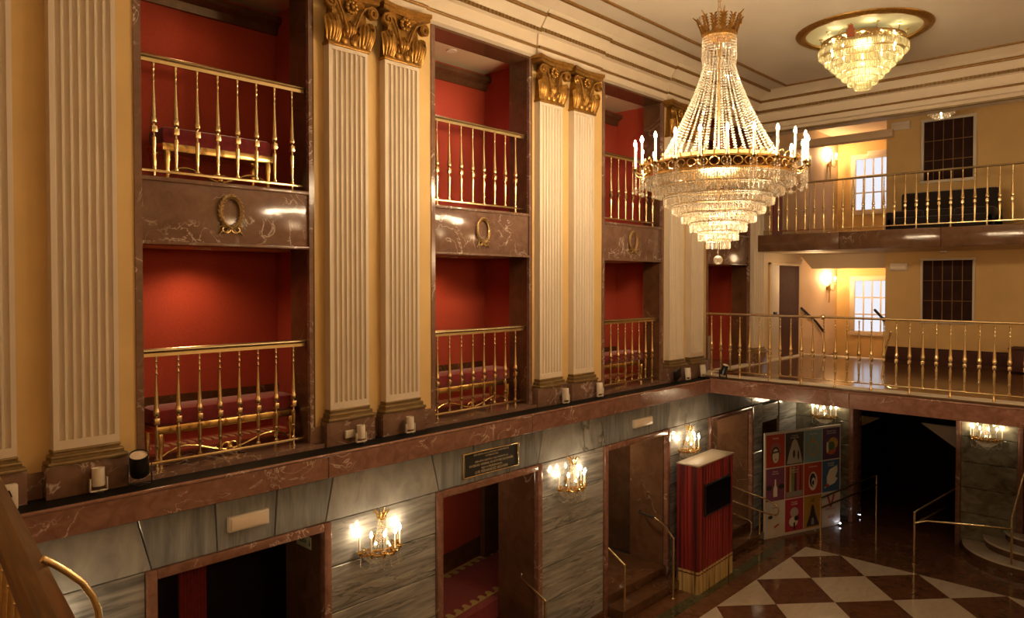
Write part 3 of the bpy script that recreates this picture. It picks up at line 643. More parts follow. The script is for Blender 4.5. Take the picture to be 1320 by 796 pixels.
obj('handrail', MB().tube([(0, 0, 1.08), (2.02, 0, 1.08)], .030, 10, flat=.7), 'brass', t); obj('handrail', MB().tube([(2.02, 0, 1.08), (7.4, 0, 1.08)], .026, 10, flat=.7), 'brass', t)
obj('rail_ring', MB().lathe([(.03, -.03), (.038, -.02), (.038, .02), (.03, .03)], 12, (2.02, 0, 1.08), axis='X'), 'brass', t)
obj('bottom_rail', MB().rbox((0, -.014, .075), (7.4, .014, .095), .003), 'brass', t)
for i in range(36): obj('baluster', bm_gal, None, t, (.085 + .1775 * i, 0, .095))
for i in range(0, 36, 3): obj('foot', MB().lathe([(.022, -.01), (.022, .01), (.014, .02), (.014, .08)], 10, (.085 + .1775 * i, 0, 0)), 'brass', t)
obj('scroll_strut', MB().tube([(3.02, 0, .885), (2.97, 0, .70), (2.94, 0, .55), (2.91, 0, .30), (2.90, 0, .20), (2.93, 0, .10), (3.02, 0, .05), (3.10, 0, .05), (3.12, 0, .08)], .013, 8).sphere((3.02, 0, .89), .02), 'brass', t)
t = thing('brass_balustrade', 'long brass balustrade of the upper back gallery in front of the dark sofa', 'railing', (-.2, 14.36, 5.945))
obj('handrail', MB().tube([(0, 0, .985), (7.6, 0, .985)], .028, 10, flat=.7), 'brass', t)
obj('bottom_rail', MB().rbox((0, -.014, .06), (7.6, .014, .08), .003), 'brass', t)
bm_up = bal_mesh(.88)
for i in range(36): obj('baluster', bm_up, None, t, (.13 + .178 * i, 0, .08))
for i in range(0, 36, 3): obj('foot', MB().lathe([(.022, -.005), (.022, .01), (.014, .02), (.014, .065)], 10, (.13 + .178 * i, 0, 0)), 'brass', t)
# near railing with broad wooden handrail
def railpt(x): return .61 - .12 * (x - 3.6)
t = thing('wooden_railing', 'broad polished wooden handrail on brass balusters in the bottom corner by the camera', 'railing', (0, 0, 3.32))
pts = [(1.9, railpt(1.9)), (7.2, railpt(7.2))]
dx, dy = pts[1][0] - pts[0][0], pts[1][1] - pts[0][1]; L = sqrt(dx * dx + dy * dy); ang = atan2(dy, dx); t.location = (pts[0][0], pts[0][1], 3.32); t.rotation_euler = (0, 0, ang)
prof = [(-.045, .80), (.045, .80), (.049, .82), (.046, .85), (.036, .872), (.0, .880), (-.036, .872), (-.046, .85), (-.049, .82)]
obj('wooden_handrail', MB().poly([(0, p[0], p[1]) for p in prof], (L, 0, 0)), 'wood', t)
obj('bottom_rail', MB().rbox((0, -.015, .03), (L, .015, .055), .003), 'brassdull', t); obj('rail_bar', MB().rbox((0, -.03, .775), (L, .03, .80), .004), 'darkwood', t)
bm_n = bal_mesh(.72); bm_n.materials[0] = M['brassdull']
for i in range(30): obj('baluster', bm_n, None, t, (.1 + .175 * i, 0, .055))
tag(obj('brass_hoop', MB().tube([(3.9, .60, 4.212), (3.9, .63, 4.187), (3.9, .66, 4.158), (3.9, .70, 4.115), (3.9, .728, 4.065), (3.9, .742, 4.02), (3.9, .748, 3.96), (3.9, .748, 3.30)], .0105, 10), 'brass'), 'bent brass tube curving down beside the wooden handrail', 'handrail')

# ---- gilded benches with red cushions
def make_bench(label, L=1.42, loc=(0, 0, 0)):
    t = thing('gilded_bench', label, 'bench', loc, 0, 'gilded benches in the red boxes')
    obj('cushion', MB().rbox((-.36, .0, .335), (.0, L, .50), .05), 'velvet', t)
    f = MB().rbox((-.36, .0, .27), (.012, L, .345), .012); obj('seat_frame', f, 'goldbright', t)
    for x in (-.33, -.02):
        for y in (.05, L - .05): obj('leg', MB().lathe([(.016, 0), (.03, .01), (.022, .04), (.024, .1), (.034, .2), (.036, .25), (.03, .275)], 10, (x, y, 0)), 'goldbright', t)
    for y0, y1 in ((.05, L / 2), (L - .05, L / 2)):
        p = [(-.02, y0 + (y1 - y0) * u, .05 + .07 * sin(pi * u * 1.0) * (1 - u) * 2.2 - .02 * u) for u in [q / 10 for q in range(11)]]
        obj('stretcher', MB().tube(p, .012, 6), 'goldbright', t)
    sc = MB(); sc.sphere((-.02, L / 2, .05), .035)
    for sg in (-1, 1): sc.tube([(-.02, L / 2 + sg * (.03 + .05 * cos(a_)), .06 + .04 * sin(a_)) for a_ in [q * pi / 6 for q in range(-4, 9)]], .009, 6)
    obj('scroll_crest', sc, 'goldbright', t)
    return t
b0 = make_bench('gilded bench with red cushion in the nearest lower red box', 1.42, (-.62, 2.63, 3.335))
copy_tree(b0, (-.62, 5.92, 3.335), 0, 'gilded bench with red cushion in the second lower red box')
copy_tree(b0, (-.62, 9.22, 3.335), 0, 'gilded bench with red cushion in the third lower red box')
bu = make_bench('gilded bench with dark red cushion in the nearest upper red box', 1.10, (-.63, 2.72, 5.93))

# ---- gilt wreaths on the box fronts
def make_wreath(label, y):
    t = thing('gilt_wreath', label, 'ornament', (W + .0, y, 5.655), 0, 'gilt wreaths on the box fronts')
    lv = MB()
    for k in range(44):
        a = radians(-80 + k * 340 / 43); rr = .0 + (.012 if k % 2 else -.012)
        cy, cz = (.105 + rr) * cos(a), (.145 + rr) * sin(a); d = a + pi / 2 + (.5 if k % 2 else -.5); lv.add(*leaf((.02, cy, cz), d, .058, .020), True); lv.add(*leaf((.026, .105 * cos(a), .145 * sin(a)), a + pi / 2, .05, .018), True)
    obj('laurel_leaves', lv, 'brassdull', t, kind='stuff')
    obj('hoop', MB().tube([(.008, .105 * cos(2 * pi * k / 28), .145 * sin(2 * pi * k / 28)) for k in range(28)], .006, 6, True), 'brassdull', t)
    rb = MB()
    for sg in (-1, 1):
        rb.tube([(.012, sg * (.045 + .04 * cos(a_)), -.165 + .028 * sin(a_)) for a_ in [q * pi / 5 for q in range(11)]], .009, 6)
        rb.tube([(.012, 0, -.15), (.014, sg * .05, -.19), (.012, sg * .09, -.185), (.014, sg * .115, -.215)], [.008, .010, .009, .005], 6)
        rb.tube([(.012, 0, -.15), (.014, sg * .06, -.13), (.012, sg * .12, -.14)], [.006, .012, .004], 6)
    rb.sphere((.014, 0, -.15), .018); obj('ribbon_bow', rb, 'brassdull', t)
    return t
def leaf(c, d, l, wd):
    ux, uz = cos(d), sin(d); px, pz = -uz, ux; x, y, z = c
    v = [(x, y - ux * l / 2, z - uz * l / 2), (x + .006, y + px * wd / 2, z + pz * wd / 2), (x + .012, y, z), (x + .006, y - px * wd / 2, z - pz * wd / 2), (x + .004, y + ux * l / 2, z + uz * l / 2)]
    return v, [(0, 1, 2), (0, 2, 3), (1, 4, 2), (2, 4, 3)]
wr0 = make_wreath('gilt laurel wreath on the marble front of the nearest box', 3.24)
copy_tree(wr0, (W, 6.565, 5.655), 0, 'gilt laurel wreath on the marble front of the second box')
copy_tree(wr0, (W, 9.935, 5.655), 0, 'gilt laurel wreath on the marble front of the third box')

# ---- chandelier
FL = [(.004, 0), (.013, .012), (.0155, .024), (.012, .040), (.005, .058), (.0, .066)]
flame = MB().lathe(FL, 8).mesh('bulb')
def candles(t, R, z, n, hgt, bulbmat, a0=0.0, a1=2 * pi, arm=0.14, full=True, rr=.011):
    bl = flame.copy(); bl.materials.append(M[bulbmat])
    cm = MB().lathe([(rr, 0), (rr, hgt)], 10).mesh('candle'); cm.materials.append(M['candle'])
    am = MB().tube([(-arm, 0, -.02), (-arm * .6, 0, -.065), (-arm * .2, 0, -.05), (0, 0, -.02)], .009, 6)
    am.lathe([(.0, -.03), (.018, -.025), (.03, -.008), (.036, 0), (.020, .002), (.016, .02), (.014, .02)], 12); am = am.mesh('arm'); am.materials.append(M['goldbright'])
    for k in range(n):
        a = a0 + (a1 - a0) * (k + (.5 if full else 0)) / (n if full else n - 1); p = (R * cos(a), R * sin(a), z)
        ar = obj('arm', am, None, t, p, (0, 0, a))
        c_ = obj('candle', cm, None, t, p); b_ = obj('bulb', bl, None, c_, (0, 0, hgt))
def ring_drops(mb, r, ztop, n, l, wd):
    for k in range(n):
        a = 2 * pi * (k + random.random() * .2) / n; ca, sa = cos(a), sin(a); x, y = r * ca, r * sa; h = wd / 2
        mb.add([(x, y, ztop), (x - sa * h, y + ca * h, ztop - .15 * l), (x + ca * h, y + sa * h, ztop - .15 * l), (x + sa * h, y - ca * h, ztop - .15 * l), (x - sa * h * .8, y + ca * h * .8, ztop - .85 * l), (x + ca * h * .8, y + sa * h * .8, ztop - .85 * l), (x + sa * h * .8, y - ca * h * .8, ztop - .85 * l), (x, y, ztop - l)],
               [(0, 1, 2), (0, 2, 3), (0, 3, 1), (1, 4, 5, 2), (2, 5, 6, 3), (3, 6, 4, 1), (7, 5, 4), (7, 6, 5), (7, 4, 6)])
def bead_ring(mb, r, z, n, b): 
    for k in range(n): a = 2 * pi * k / n; mb.oct((r * cos(a), r * sin(a), z), b, b)
def main_chandelier():
    t = thing('crystal_chandelier', 'big crystal chandelier with a ring of lit candle bulbs hanging in mid hall', 'chandelier', (2.6, 7.09, 6.13))
    ch = MB(); z = 1.60
    while z < ZC - 6.13 - .05: ch.tube([(.012 * cos(q), .0 if int(z * 20) % 2 else .012 * cos(q), z + .028 * sin(q)) for q in [2 * pi * i / 10 for i in range(10)]], .005, 5, True); z += .05
    ch.lathe([(.0, ZC - 6.13 - .07), (.06, ZC - 6.13 - .06), (.07, ZC - 6.13)], 14); obj('chain', ch, 'brassdull', t)
    obj('stem', MB().lathe([(.012, -.3), (.012, 1.2), (.02, 1.22), (.03, 1.35), (.018, 1.45), (.02, 1.6), (.0, 1.62)], 10), 'brassdull', t)
    cr = MB()
    cr.lathe([(.165, 1.40), (.175, 1.41), (.175, 1.44), (.165, 1.45)], 32)
    for k in range(14):
        a = 2 * pi * k / 14; ca, sa = cos(a), sin(a); long_ = k % 2 == 0
        top = 1.64 if long_ else 1.58; ro = .27 if long_ else .22
        cr.tube([(.168 * ca, .168 * sa, 1.43), (.18 * ca, .18 * sa, 1.52), (.215 * ca, .215 * sa, top - .05), (ro * ca, ro * sa, top)], [.014, .012, .012, .004], 5)
        for q in range(5):
            u = q / 5; r_ = .175 + .05 * u; zz = 1.46 + .13 * u
            for sg in (-1, 1): cr.add(*leaf3((r_ * ca, r_ * sa, zz), a, sg, .045), True)
    obj('crown', cr, 'gold', t)
    co = MB()
    for zz in (1.40, 1.37, 1.34, 1.31, 1.28, 1.25): bead_ring(co, .17, zz, 46, .010)
    ring_drops(co, .172, 1.24, 26, .075, .02); ring_drops(co, .165, 1.17, 26, .05, .018)
    obj('crystal_collar', co, 'crystal', t, kind='stuff')
    st = MB()
    for k in range(38):
        a = 2 * pi * k / 38; nb = 38
        for q in range(nb):
            u = q / (nb - 1); r = .155 + (.60 - .155) * (u ** 1.35); zz = 1.16 - 1.02 * u
            sz = .0085 + .011 * u; st.oct((r * cos(a), r * sin(a), zz), sz, .0125)
    obj('crystal_strands', st, 'crystalb', t, kind='stuff')
    obj('strand_hoop', MB().lathe([(.60, .10), (.62, .11), (.62, .14), (.60, .15)], 48), 'brassdull', t)
    bd = MB().lathe([(.745, .062), (.765, .066), (.765, .084), (.745, .088)], 64).lathe([(.735, -.052), (.765, -.048), (.765, -.030), (.735, -.026)], 64)
    for k in range(44):
        a = 2 * pi * k / 44; ca, sa = cos(a), sin(a)
        bd.tube([((.757) * ca - sa * .045 * cos(q), .757 * sa + ca * .045 * cos(q), .018 + .040 * sin(q)) for q in [2 * pi * i / 10 for i in range(10)]], .008, 5, True)
        bd.tube([(.757 * ca, .757 * sa, .08), (.765 * ca, .765 * sa, .115), (.79 * ca - sa * .02, .79 * sa + ca * .02, .135), (.80 * ca - sa * .03, .80 * sa + ca * .03, .11)], .008, 5)
    obj('gilt_ring', bd, 'goldbright', t)
    candles(t, .865, .05, 22, .235, 'bulb', rr=.012)
    pe = MB()
    for k in range(22):
        a = 2 * pi * (k + .5) / 22
        for da in (-.035, 0, .035):
            for q in range(6): pe.oct(((.86) * cos(a + da), .86 * sin(a + da), .02 - q * .026 - (0 if da else .01)), .008, .011)
            ring = (.86 * cos(a + da), .86 * sin(a + da)); pe.oct((ring[0], ring[1], -.165), .014, .032)
        for q in range(7):
            u = q / 6; a2 = a + (2 * pi / 22) * u; rr = .86 - .05 * sin(pi * u); pe.oct((rr * cos(a2), rr * sin(a2), -.13 - .055 * sin(pi * u)), .009, .010)
    obj('bobeche_pendants', pe, 'crystal', t, kind='stuff')
    R = [.75, .65, .555, .465, .375, .285, .20, .12]; zz = [-.045, -.14, -.235, -.325, -.415, -.51, -.60, -.685]
    for k, (r, z) in enumerate(zip(R, zz)):
        mb = MB(); n = int(2 * pi * r / .026) + 6
        ring_drops(mb, r, z - .034, n, .066, .017); bead_ring(mb, r + .003, z - .004, int(2 * pi * r / .022), .012); bead_ring(mb, r + .001, z - .026, int(2 * pi * r / .022), .012)
        if k < 7:
            r2 = R[k + 1]; m_ = int(2 * pi * r / .06)
            for q in range(m_):
                a = 2 * pi * q / m_
                for u in (.25, .5, .75): rr = r + (r2 - r) * u; mb.oct((rr * cos(a + u * .1), rr * sin(a + u * .1), z - .02 - .07 * u), .012, .012)
        ti = obj('crystal_tier', mb, 'crystal', t, kind='stuff')
        obj('tier_hoop', MB().tube([(r * cos(2 * pi * q / 40), r * sin(2 * pi * q / 40), z) for q in range(40)], .006, 5, True), 'brassdull', ti)
    for zz_, w_ in ((-.28, .8), (-.42, .5), (-.58, .3)): lamp('basket_fill', (2.6, 7.09, 6.13 + zz_), W_BASKET_FILL * w_, WARM, 0.05 + .22 * w_ ** 1.5)  # hidden fill added to light the crystal tiers from inside
    dr = MB().sphere((0, 0, -.90), .048, 12, 8); 
    for q in range(4): dr.oct((0, 0, -.78 - q * .022), .010, .012)
    obj('crystal_ball', dr, 'crystal', t)
    return t
def leaf3(c, a, sg, l):
    x, y, z = c; tx, ty = -sin(a) * sg, cos(a) * sg; ox, oy = cos(a) * .3, sin(a) * .3
    v = [(x, y, z), (x + (tx * .5 + ox) * l, y + (ty * .5 + oy) * l, z + .2 * l), (x + (tx + ox) * l, y + (ty + oy) * l, z + .9 * l), (x + (tx * .3 + ox) * l, y + (ty * .3 + oy) * l, z + .8 * l)]
    return v, [(0, 1, 2, 3)]
main_chandelier()

def ceiling_chandelier(label, yc):
    t = thing('ceiling_chandelier', label, 'chandelier', (2.6, yc, 8.47))
    bd = MB().lathe([(.545, .055), (.57, .06), (.57, .085), (.545, .09)], 48).lathe([(.545, -.045), (.565, -.04), (.565, -.02), (.545, -.015)], 48)
    for k in range(32):
        a = 2 * pi * k / 32; ca, sa = cos(a), sin(a)
        bd.tube([(.555 * ca - sa * .04 * cos(q), .555 * sa + ca * .04 * cos(q), .02 + .032 * sin(q)) for q in [2 * pi * i / 8 for i in range(8)]], .007, 5, True)
    obj('gilt_ring', bd, 'brassdull', t)
    for k in range(10):
        a = 2 * pi * (k + .5) / 10; ca, sa = cos(a), sin(a)
        obj('palmette', MB().tube([(.56 * ca, .56 * sa, .08), (.57 * ca, .57 * sa, .15)], .007, 5).lathe([(.0, .0), (.03, .005), (.034, .012), (0, .016)], 10, (.57 * ca, .57 * sa, .165)), 'brassdull', t)
    sh = MB().sphere((.0, 0, 0), .01)
    obj('crest', MB().poly([(-.05, 0, 0), (.05, 0, 0), (.06, 0, .10), (.035, 0, .13), (.03, 0, .17), (0, 0, .19), (-.03, 0, .17), (-.035, 0, .13), (-.06, 0, .10)], (0, .02, 0), .004), flat('copper_crest', (.36, .10, .04)), t, (.02, -.58, .0), (0, 0, .3))
    for k in range(3): a = 2 * pi * k / 3; obj('hanging_rod', MB().tube([(.5 * cos(a), .5 * sin(a), .06), (.35 * cos(a), .35 * sin(a), .235)], .008, 6), 'brassdull', t)
    obj('pan', MB().lathe([(0, .215), (.16, .215), (.16, .235), (0, .235)], 32), 'brassdull', t)
    R = [.60, .52, .44, .36, .28, .20, .11]; zz = [-.02, -.12, -.205, -.29, -.375, -.455, -.53]
    for k, (r, z) in enumerate(zip(R, zz)):
        mb = MB(); n = int(2 * pi * r / .032) + 6; ring_drops(mb, r, z - .01, n, .095, .026)
        bead_ring(mb, r, z - .10, int(2 * pi * r / .022), .0125); bead_ring(mb, r, z - .004, int(2 * pi * r / .022), .011)
        ti = obj('crystal_tier', mb, 'crystaly', t, kind='stuff')
        obj('tier_hoop', MB().tube([(r * cos(2 * pi * q / 32), r * sin(2 * pi * q / 32), z) for q in range(32)], .006, 5, True), 'brassdull', ti)
    for z_, k_ in ((-.12, .45), (-.30, .4)): lamp('basket_fill', (2.6, yc, 8.47 + z_), W_BASKET_FILL * k_, (1, .82, .5), .15)  # hidden fill added inside the tiers, besides the bulbs
    for q_ in range(6): lamp('medallion_fill', (2.6 + .48 * cos(q_ * 1.047), yc + .48 * sin(q_ * 1.047), 8.57), 2.3, (1, .86, .5), .06)  # hidden ring of fill lights added to brighten the medallion disc
    bl = flame.copy(); bl.materials.append(M['bulbceil'])
    for k in range(10):
        a = 2 * pi * k / 10; s_ = obj('lamp_socket', MB().lathe([(.016, .0), (.016, .05)], 8), 'brassdull', t, (.44 * cos(a), .44 * sin(a), .0))
        obj('bulb', bl, None, s_, (0, 0, .0), (pi, 0, 0))
    return t
cc = ceiling_chandelier('round tiered crystal ceiling light on the gilt-ringed medallion', 11.5)
def deep_copy(src, loc, label):
    r = copy_tree(src, loc, 0, label); return r
deep_copy(cc, (2.6, 2.7, 8.47), 'round tiered crystal ceiling light above the near end of the hall')
# small pendant over the upper gallery, only its lowest tiers show under the beam
t = thing('ceiling_chandelier', 'small crystal pendant showing under the beam above the upper dark window', 'chandelier', (2.72, 15.45, 8.05))
for r, z in ((.26, .17), (.22, .11), (.14, .05)):
    mb = MB(); ring_drops(mb, r, z, int(2 * pi * r / .03), .06, .022); bead_ring(mb, r, z, int(2 * pi * r / .022), .010); obj('crystal_tier', mb, 'crystal', t, kind='stuff')
obj('gilt_ring', MB().lathe([(.25, .18), (.27, .19), (.27, .21), (.25, .22)], 24), 'brassdull', t); obj('stem', MB().tube([(0, 0, .2), (0, 0, .64)], .012, 8).lathe([(0, .20), (.25, .20), (.25, .21), (0, .21)], 20), 'brassdull', t)
s_ = obj('lamp_socket', MB().lathe([(.015, .1), (.015, .14)], 8), 'brassdull', t)
obj('bulb', (lambda q: (q.materials.append(M['bulbsconce']), q)[1])(flame.copy()), None, s_, (0, 0, .1), (pi, 0, 0))

# ---- crystal wall sconces on the marble
def make_sconce(label, loc, rz):
    t = thing('wall_sconce', label, 'sconce', loc, rz, 'crystal sconces on the marble walls')   # built facing +X, origin on the wall at ring height
    obj('backplate', MB().lathe([(.0, .0), (.05, .004), (.06, .015), (.03, .025), (0, .03)], 16, (0, 0, .12), axis='X').tube([(.02, 0, .12), (.10, 0, .10), (.10, 0, .36)], .012, 8), 'goldbright', t)
    cr = MB()
    for k in range(9):
        a = 2 * pi * k / 9; ca, sa = cos(a), sin(a)
        cr.tube([(.10 + .04 * ca, .04 * sa, .36), (.10 + .05 * ca, .05 * sa, .41), (.10 + .09 * ca, .09 * sa, .45)], [.010, .012, .003], 5)
    cr.lathe([(.036, .345), (.05, .35), (.05, .37), (.036, .375)], 16, (.10, 0, 0)); obj('crown', cr, 'goldbright', t)
    st = MB()
    for k in range(18):
        a = 2 * pi * k / 18
        for q in range(16): u = q / 15; r = .042 + .05 * u ** 2.2; st.oct((.10 + r * cos(a), r * sin(a), .345 - .29 * u), .011, .012)
    obj('crystal_strands', st, 'crystalb', t, kind='stuff')
    rg = MB().tube([(.02 + .19 * cos(a), .19 * sin(a), .0) for a in [radians(-90 + q * 7.5) for q in range(25)]], .012, 6).tube([(.02 + .185 * cos(a), .185 * sin(a), .06) for a in [radians(-90 + q * 7.5) for q in range(25)]], .008, 6)
    for k in range(12):
        a = radians(-82 + k * 15); rg.tube([(.02 + .188 * cos(a + .10 * cos(q)), .188 * sin(a + .10 * cos(q)), .03 + .022 * sin(q)) for q in [2 * pi * i / 8 for i in range(8)]], .006, 5, True)
    rg.tube([(0, 0, .03), (.2, 0, .0)], .008, 6); obj('gilt_ring', rg, 'goldbright', t)
    bk = MB()
    for q in range(6):
        r = .185 * cos(q / 6 * pi / 2.2); z = -.01 - .022 * q
        for k in range(int(30 * r / .185) + 3): a = radians(-90 + 180 * k / (int(30 * r / .185) + 2)); bk.oct((.02 + r * cos(a), r * sin(a), z), .014, .016)
    for k in range(7):
        a = radians(-80 + k * 26.6)
        for q in range(5): bk.oct((.02 + .245 * cos(a), .245 * sin(a), -.01 - q * .024), .007, .012)
        for q in range(1, 6): u = q / 6; a2 = a + radians(26.6) * u; bk.oct((.02 + .235 * cos(a2), .235 * sin(a2), -.09 - .05 * sin(pi * u)), .008, .010)
    obj('crystal_basket', bk, 'crystalb', t, kind='stuff')
    ct = obj('candle_ring', MB().tube([(.02 + .235 * cos(a), .235 * sin(a), .015) for a in [radians(-86 + q * 8.6) for q in range(21)]], .006, 5), 'goldbright', t)
    candles(t, .255, .04, 6, .17, 'bulbsconce', radians(-78), radians(78), .07, False, .009)
    return t
S0 = (G, 4.72, 2.13)
s0 = make_sconce('lit crystal wall sconce on grey marble between the first and second doorways', S0, 0)
for y, lb in ((1.40, 'lit crystal wall sconce before the nearest doorway, barely showing at the bottom edge'), (7.98, 'lit crystal wall sconce on grey marble between the second and third doorways'), (11.16, 'lit crystal wall sconce above the red kiosk')):
    copy_tree(s0, (G, y, 2.13), 0, lb)
copy_tree(s0, (.47, YB, 2.13), -pi / 2, 'lit crystal wall sconce above the poster board')
copy_tree(s0, (3.42, YB, 2.08), -pi / 2, 'lit crystal wall sconce right of the dark entrance')

# ---- gilt torch brackets in the stair hall
def make_torch(label, z):
    t = thing('torch_sconce', label, 'sconce', (-.45, 18.53, z), 0, 'torch sconces of the stair hall')
    obj('torch_stem', MB().lathe([(.0, -.42), (.014, -.38), (.018, -.2), (.03, -.1), (.024, 0), (.034, .02), (.02, .03)], 10, (.06, 0, 0)).lathe([(0, 0), (.05, .004), (.06, .02), (0, .03)], 12, (0, 0, -.05), axis='X').tube([(.0, 0, -.05), (.06, 0, -.05)], .012, 6), 'brassdull', t)
    for y, x in ((-.11, .10), (.13, .13)):
        obj('arm', MB().tube([(.06, 0, -.06), (x, y * .6, -.12), (x + .02, y, -.06), (x + .02, y, .06)], .011, 6).lathe([(.01, .05), (.035, .065), (.02, .08)], 10, (x + .02, y, 0)), 'brassdull', t)
        c_ = obj('candle', MB().lathe([(.013, .07), (.013, .16)], 8), 'candle', t, (x + .02, y, 0)); bl = flame.copy(); bl.materials.append(M['bulbtorch']); obj('bulb', bl, None, c_, (0, 0, .16), None)
    return t
tt = make_torch('lit two-candle torch sconce on the lower stair hall wall', 4.90)
copy_tree(tt, (-.45, 18.53, 7.93), 0, 'lit two-candle torch sconce on the upper stair hall wall')

# ---- wall boxes, plaque, signs
def lightbox(name, label, cat, y0, y1, z0, z1, m='lightbox'):
    t = thing(name, label, cat, (G, y0, z0)); L, h = y1 - y0, z1 - z0
    obj('housing', MB().rbox((0, 0, 0), (.05, L, h), .008), 'whitedull', t); obj('diffuser', MB().rbox((.045, .02, .015), (.065, L - .02, h - .015), .008), m, t); return t
lightbox('wall_light_box', 'white rectangular light box on grey marble above the nearest doorway', 'light box', 3.065, 3.46, 2.725, 2.865)
lightbox('wall_light_box', 'white rectangular light box on grey marble above the third doorway', 'light box', 9.59, 10.10, 2.725, 2.855)
t = thing('plaque', 'black inscribed plaque in a brass frame above the second doorway', 'plaque', (G, 5.98, 2.635)); L, h = .98, .30
obj('plate', MB().box((0, .015, .015), (.018, L - .015, h - .015)), flat('plaque_black', (.015, .014, .012)), t)
for a, b in (((0, 0, 0), (.03, .022, h)), ((0, L - .022, 0), (.03, L, h)), ((0, 0, 0), (.03, L, .014)), ((0, 0, h - .014), (.03, L, h))): obj('frame_rail', MB().rbox(a, b, .004), 'brass', t)
for i, (s, sz, z) in enumerate((('ESTE TEATRO DE LA ZARZUELA SE INAUGURO EL', .030, .258), ('OCTUBRE DE 1856', .030, .222), ('CIEN AÑOS DESPUES LO RECONSTRUYO LA', .032, .172), ('SOCIEDAD GENERAL DE AUTORES DE ESPAÑA', .040, .130), ('BAJO LA PRESIDENCIA DE', .034, .085), ('LUIS FERNANDEZ ARDAVIN', .050, .042))):
    me = text_mesh(s, sz, squeeze=.92); wdt = max(v.co.x for v in me.vertices) - min(v.co.x for v in me.vertices); 
    if wdt > .90:
        for v in me.vertices: v.co.x *= .90 / wdt
    obj('inscription', me, flat('plaque_letters', (.62, .52, .36)), t, (.0195, L / 2, z), (pi / 2, 0, pi / 2))
t = thing('exit_sign', 'small green and white exit sign reading SALIDA in the nearest doorway', 'sign', (-.61, 4.045, 2.25))
obj('sign_panel', MB().rbox((0, 0, 0), (.275, .02, .125), .003), 'signface', t)
obj('lettering', text_mesh('SALIDA', .062, squeeze=.85), 'green', t, (.115, -.002, .068), (pi / 2, 0, 0)); obj('arrow', MB().poly([(.238, -.002, .035), (.268, -.002, .035), (.253, -.002, .105)], (0, .002, 0)), 'green', t)
def emergency(label, x0, x1, z0, z1, y, led=True):
    t = thing('emergency_light', label, 'emergency light', (x0, y, z0))
    obj('housing', MB().rbox((0, -.07, 0), (x1 - x0, 0, z1 - z0), .012), 'white', t); obj('diffuser', MB().rbox((.02, -.085, .015), (x1 - x0 - .02, -.065, (z1 - z0) * .7), .008), 'lightbox', t)
    if led: obj('indicator', MB().sphere(((x1 - x0) * .5, -.088, .05), .008), flat('green_indicator', (.1, .6, .2)), t)
emergency('white emergency light on the yellow wall left of the lower dark window', 1.56, 1.88, 5.235, 5.39, YW); emergency('white emergency light on the yellow wall left of the upper dark window', 1.55, 1.91, 8.13, 8.29, YW, False)
emergency('pale emergency light above the upper daylit window', .27, .72, 8.2 - .12, 8.2, YS, False)
tag(obj('smoke_detector', MB().lathe([(.05, 0), (.05, .02), (.03, .035), (0, .035)], 14, (-.45, 16.93, 5.47), axis='X'), 'white'), 'small round white detector high beside the dark door', 'detector')
tag(obj('smoke_detector', MB().lathe([(.06, 0), (.06, -.03), (.03, -.05), (0, -.05)], 14, (2.56, 16.45, 5.615)), 'white'), 'small round white detector under the slab above the lower dark window', 'detector')

# ---- stage lamps on the ledge
def can(label, y, x, z, m, r, h, tilt, tip, yaw=0.0):
    t = thing('spotlight', label, 'spotlight', (x, y, z), yaw, 'lamps on the gallery ledge')
    body = MB().lathe([(r * .92, 0), (r, .012), (r, h), (r * .93, h), (r * .93, h - .03), (0, h - .035)], 20)
    b_ = obj('lamp_body', body, m, t, (0, 0, tip), (0, tilt, 0)); obj('lens', MB().lathe([(r * .92, h - .012), (0, h - .010)], 20), 'lightbox', b_)
    br = MB(); bw = r + .014
    for s_ in (-1, 1): br.rbox((-.016, s_ * bw - .004, .004), (.016, s_ * bw + .004, tip + h * .45), .003)
    br.rbox((-.016, -bw, .002), (.016, bw, .012), .003); obj('bracket', br, m, t); obj('base', MB().lathe([(.04, -.015), (.04, .0), (.012, .006), (.012, .012)], 12), 'blackmetal', t)
    return t
LX = -.16
zc = 3.31
can('white ledge spotlight in front of the pilaster before the nearest red opening', 2.02, LX - .02, zc, 'white', .048, .145, -.06, .045)
t = can('larger black ledge spotlight beside the nearest brass balustrade', 2.33, LX + .0, zc, 'blackmetal', .075, .20, .42, .085, -.45)
can('white ledge spotlight before the first pilaster past the nearest red opening', 4.55, LX, zc, 'white', .045, .14, -.06, .04); 
jb = tag(obj('junction_box', MB().rbox((-.25, 4.40, 3.36), (-.22, 4.52, 3.44), .006), 'whitedull'), 'small white junction box on the pedestal beside a white spotlight', 'junction box')
can('white ledge spotlight before the pilaster next to the second red opening', 5.21, LX, zc, 'white', .045, .14, -.06, .04)
can('white ledge spotlight before the first pilaster past the second red opening', 7.98, LX, zc, 'white', .05, .16, -.1, .045)
can('white ledge spotlight at the near foot of the third red opening', 8.78, LX, zc, 'white', .05, .16, -.1, .045)
can('white ledge spotlight before the corner pilaster beside a black flood lamp', 11.33, LX, zc, 'white', .05, .16, -.1, .045)
can('white ledge spotlight at the start of the back gallery railing', 11.78, -.12, zc + .02, 'white', .05, .16, -.1, .045)
can('black ledge spotlight with pale lens in front of the first gallery balusters', 11.825, .235, zc + .02, 'blackmetal', .055, .19, .45, .07, -.5)
t = thing('flood_lamp', 'flat black flood lamp tilted on the ledge before the corner pilasters', 'spotlight', (-.17, 10.98, zc), 0.0, 'lamps on the gallery ledge')
obj('lamp_body', MB().rbox((-.02, -.09, .0), (.03, .09, .20), .01), 'blackmetal', t, (0, 0, .05), (.45, 0.25, 0)); obj('bracket', MB().rbox((-.015, -.06, 0), (.015, .06, .012), .003).rbox((-.01, -.01, 0), (.01, .01, .08), .003), 'blackmetal', t)
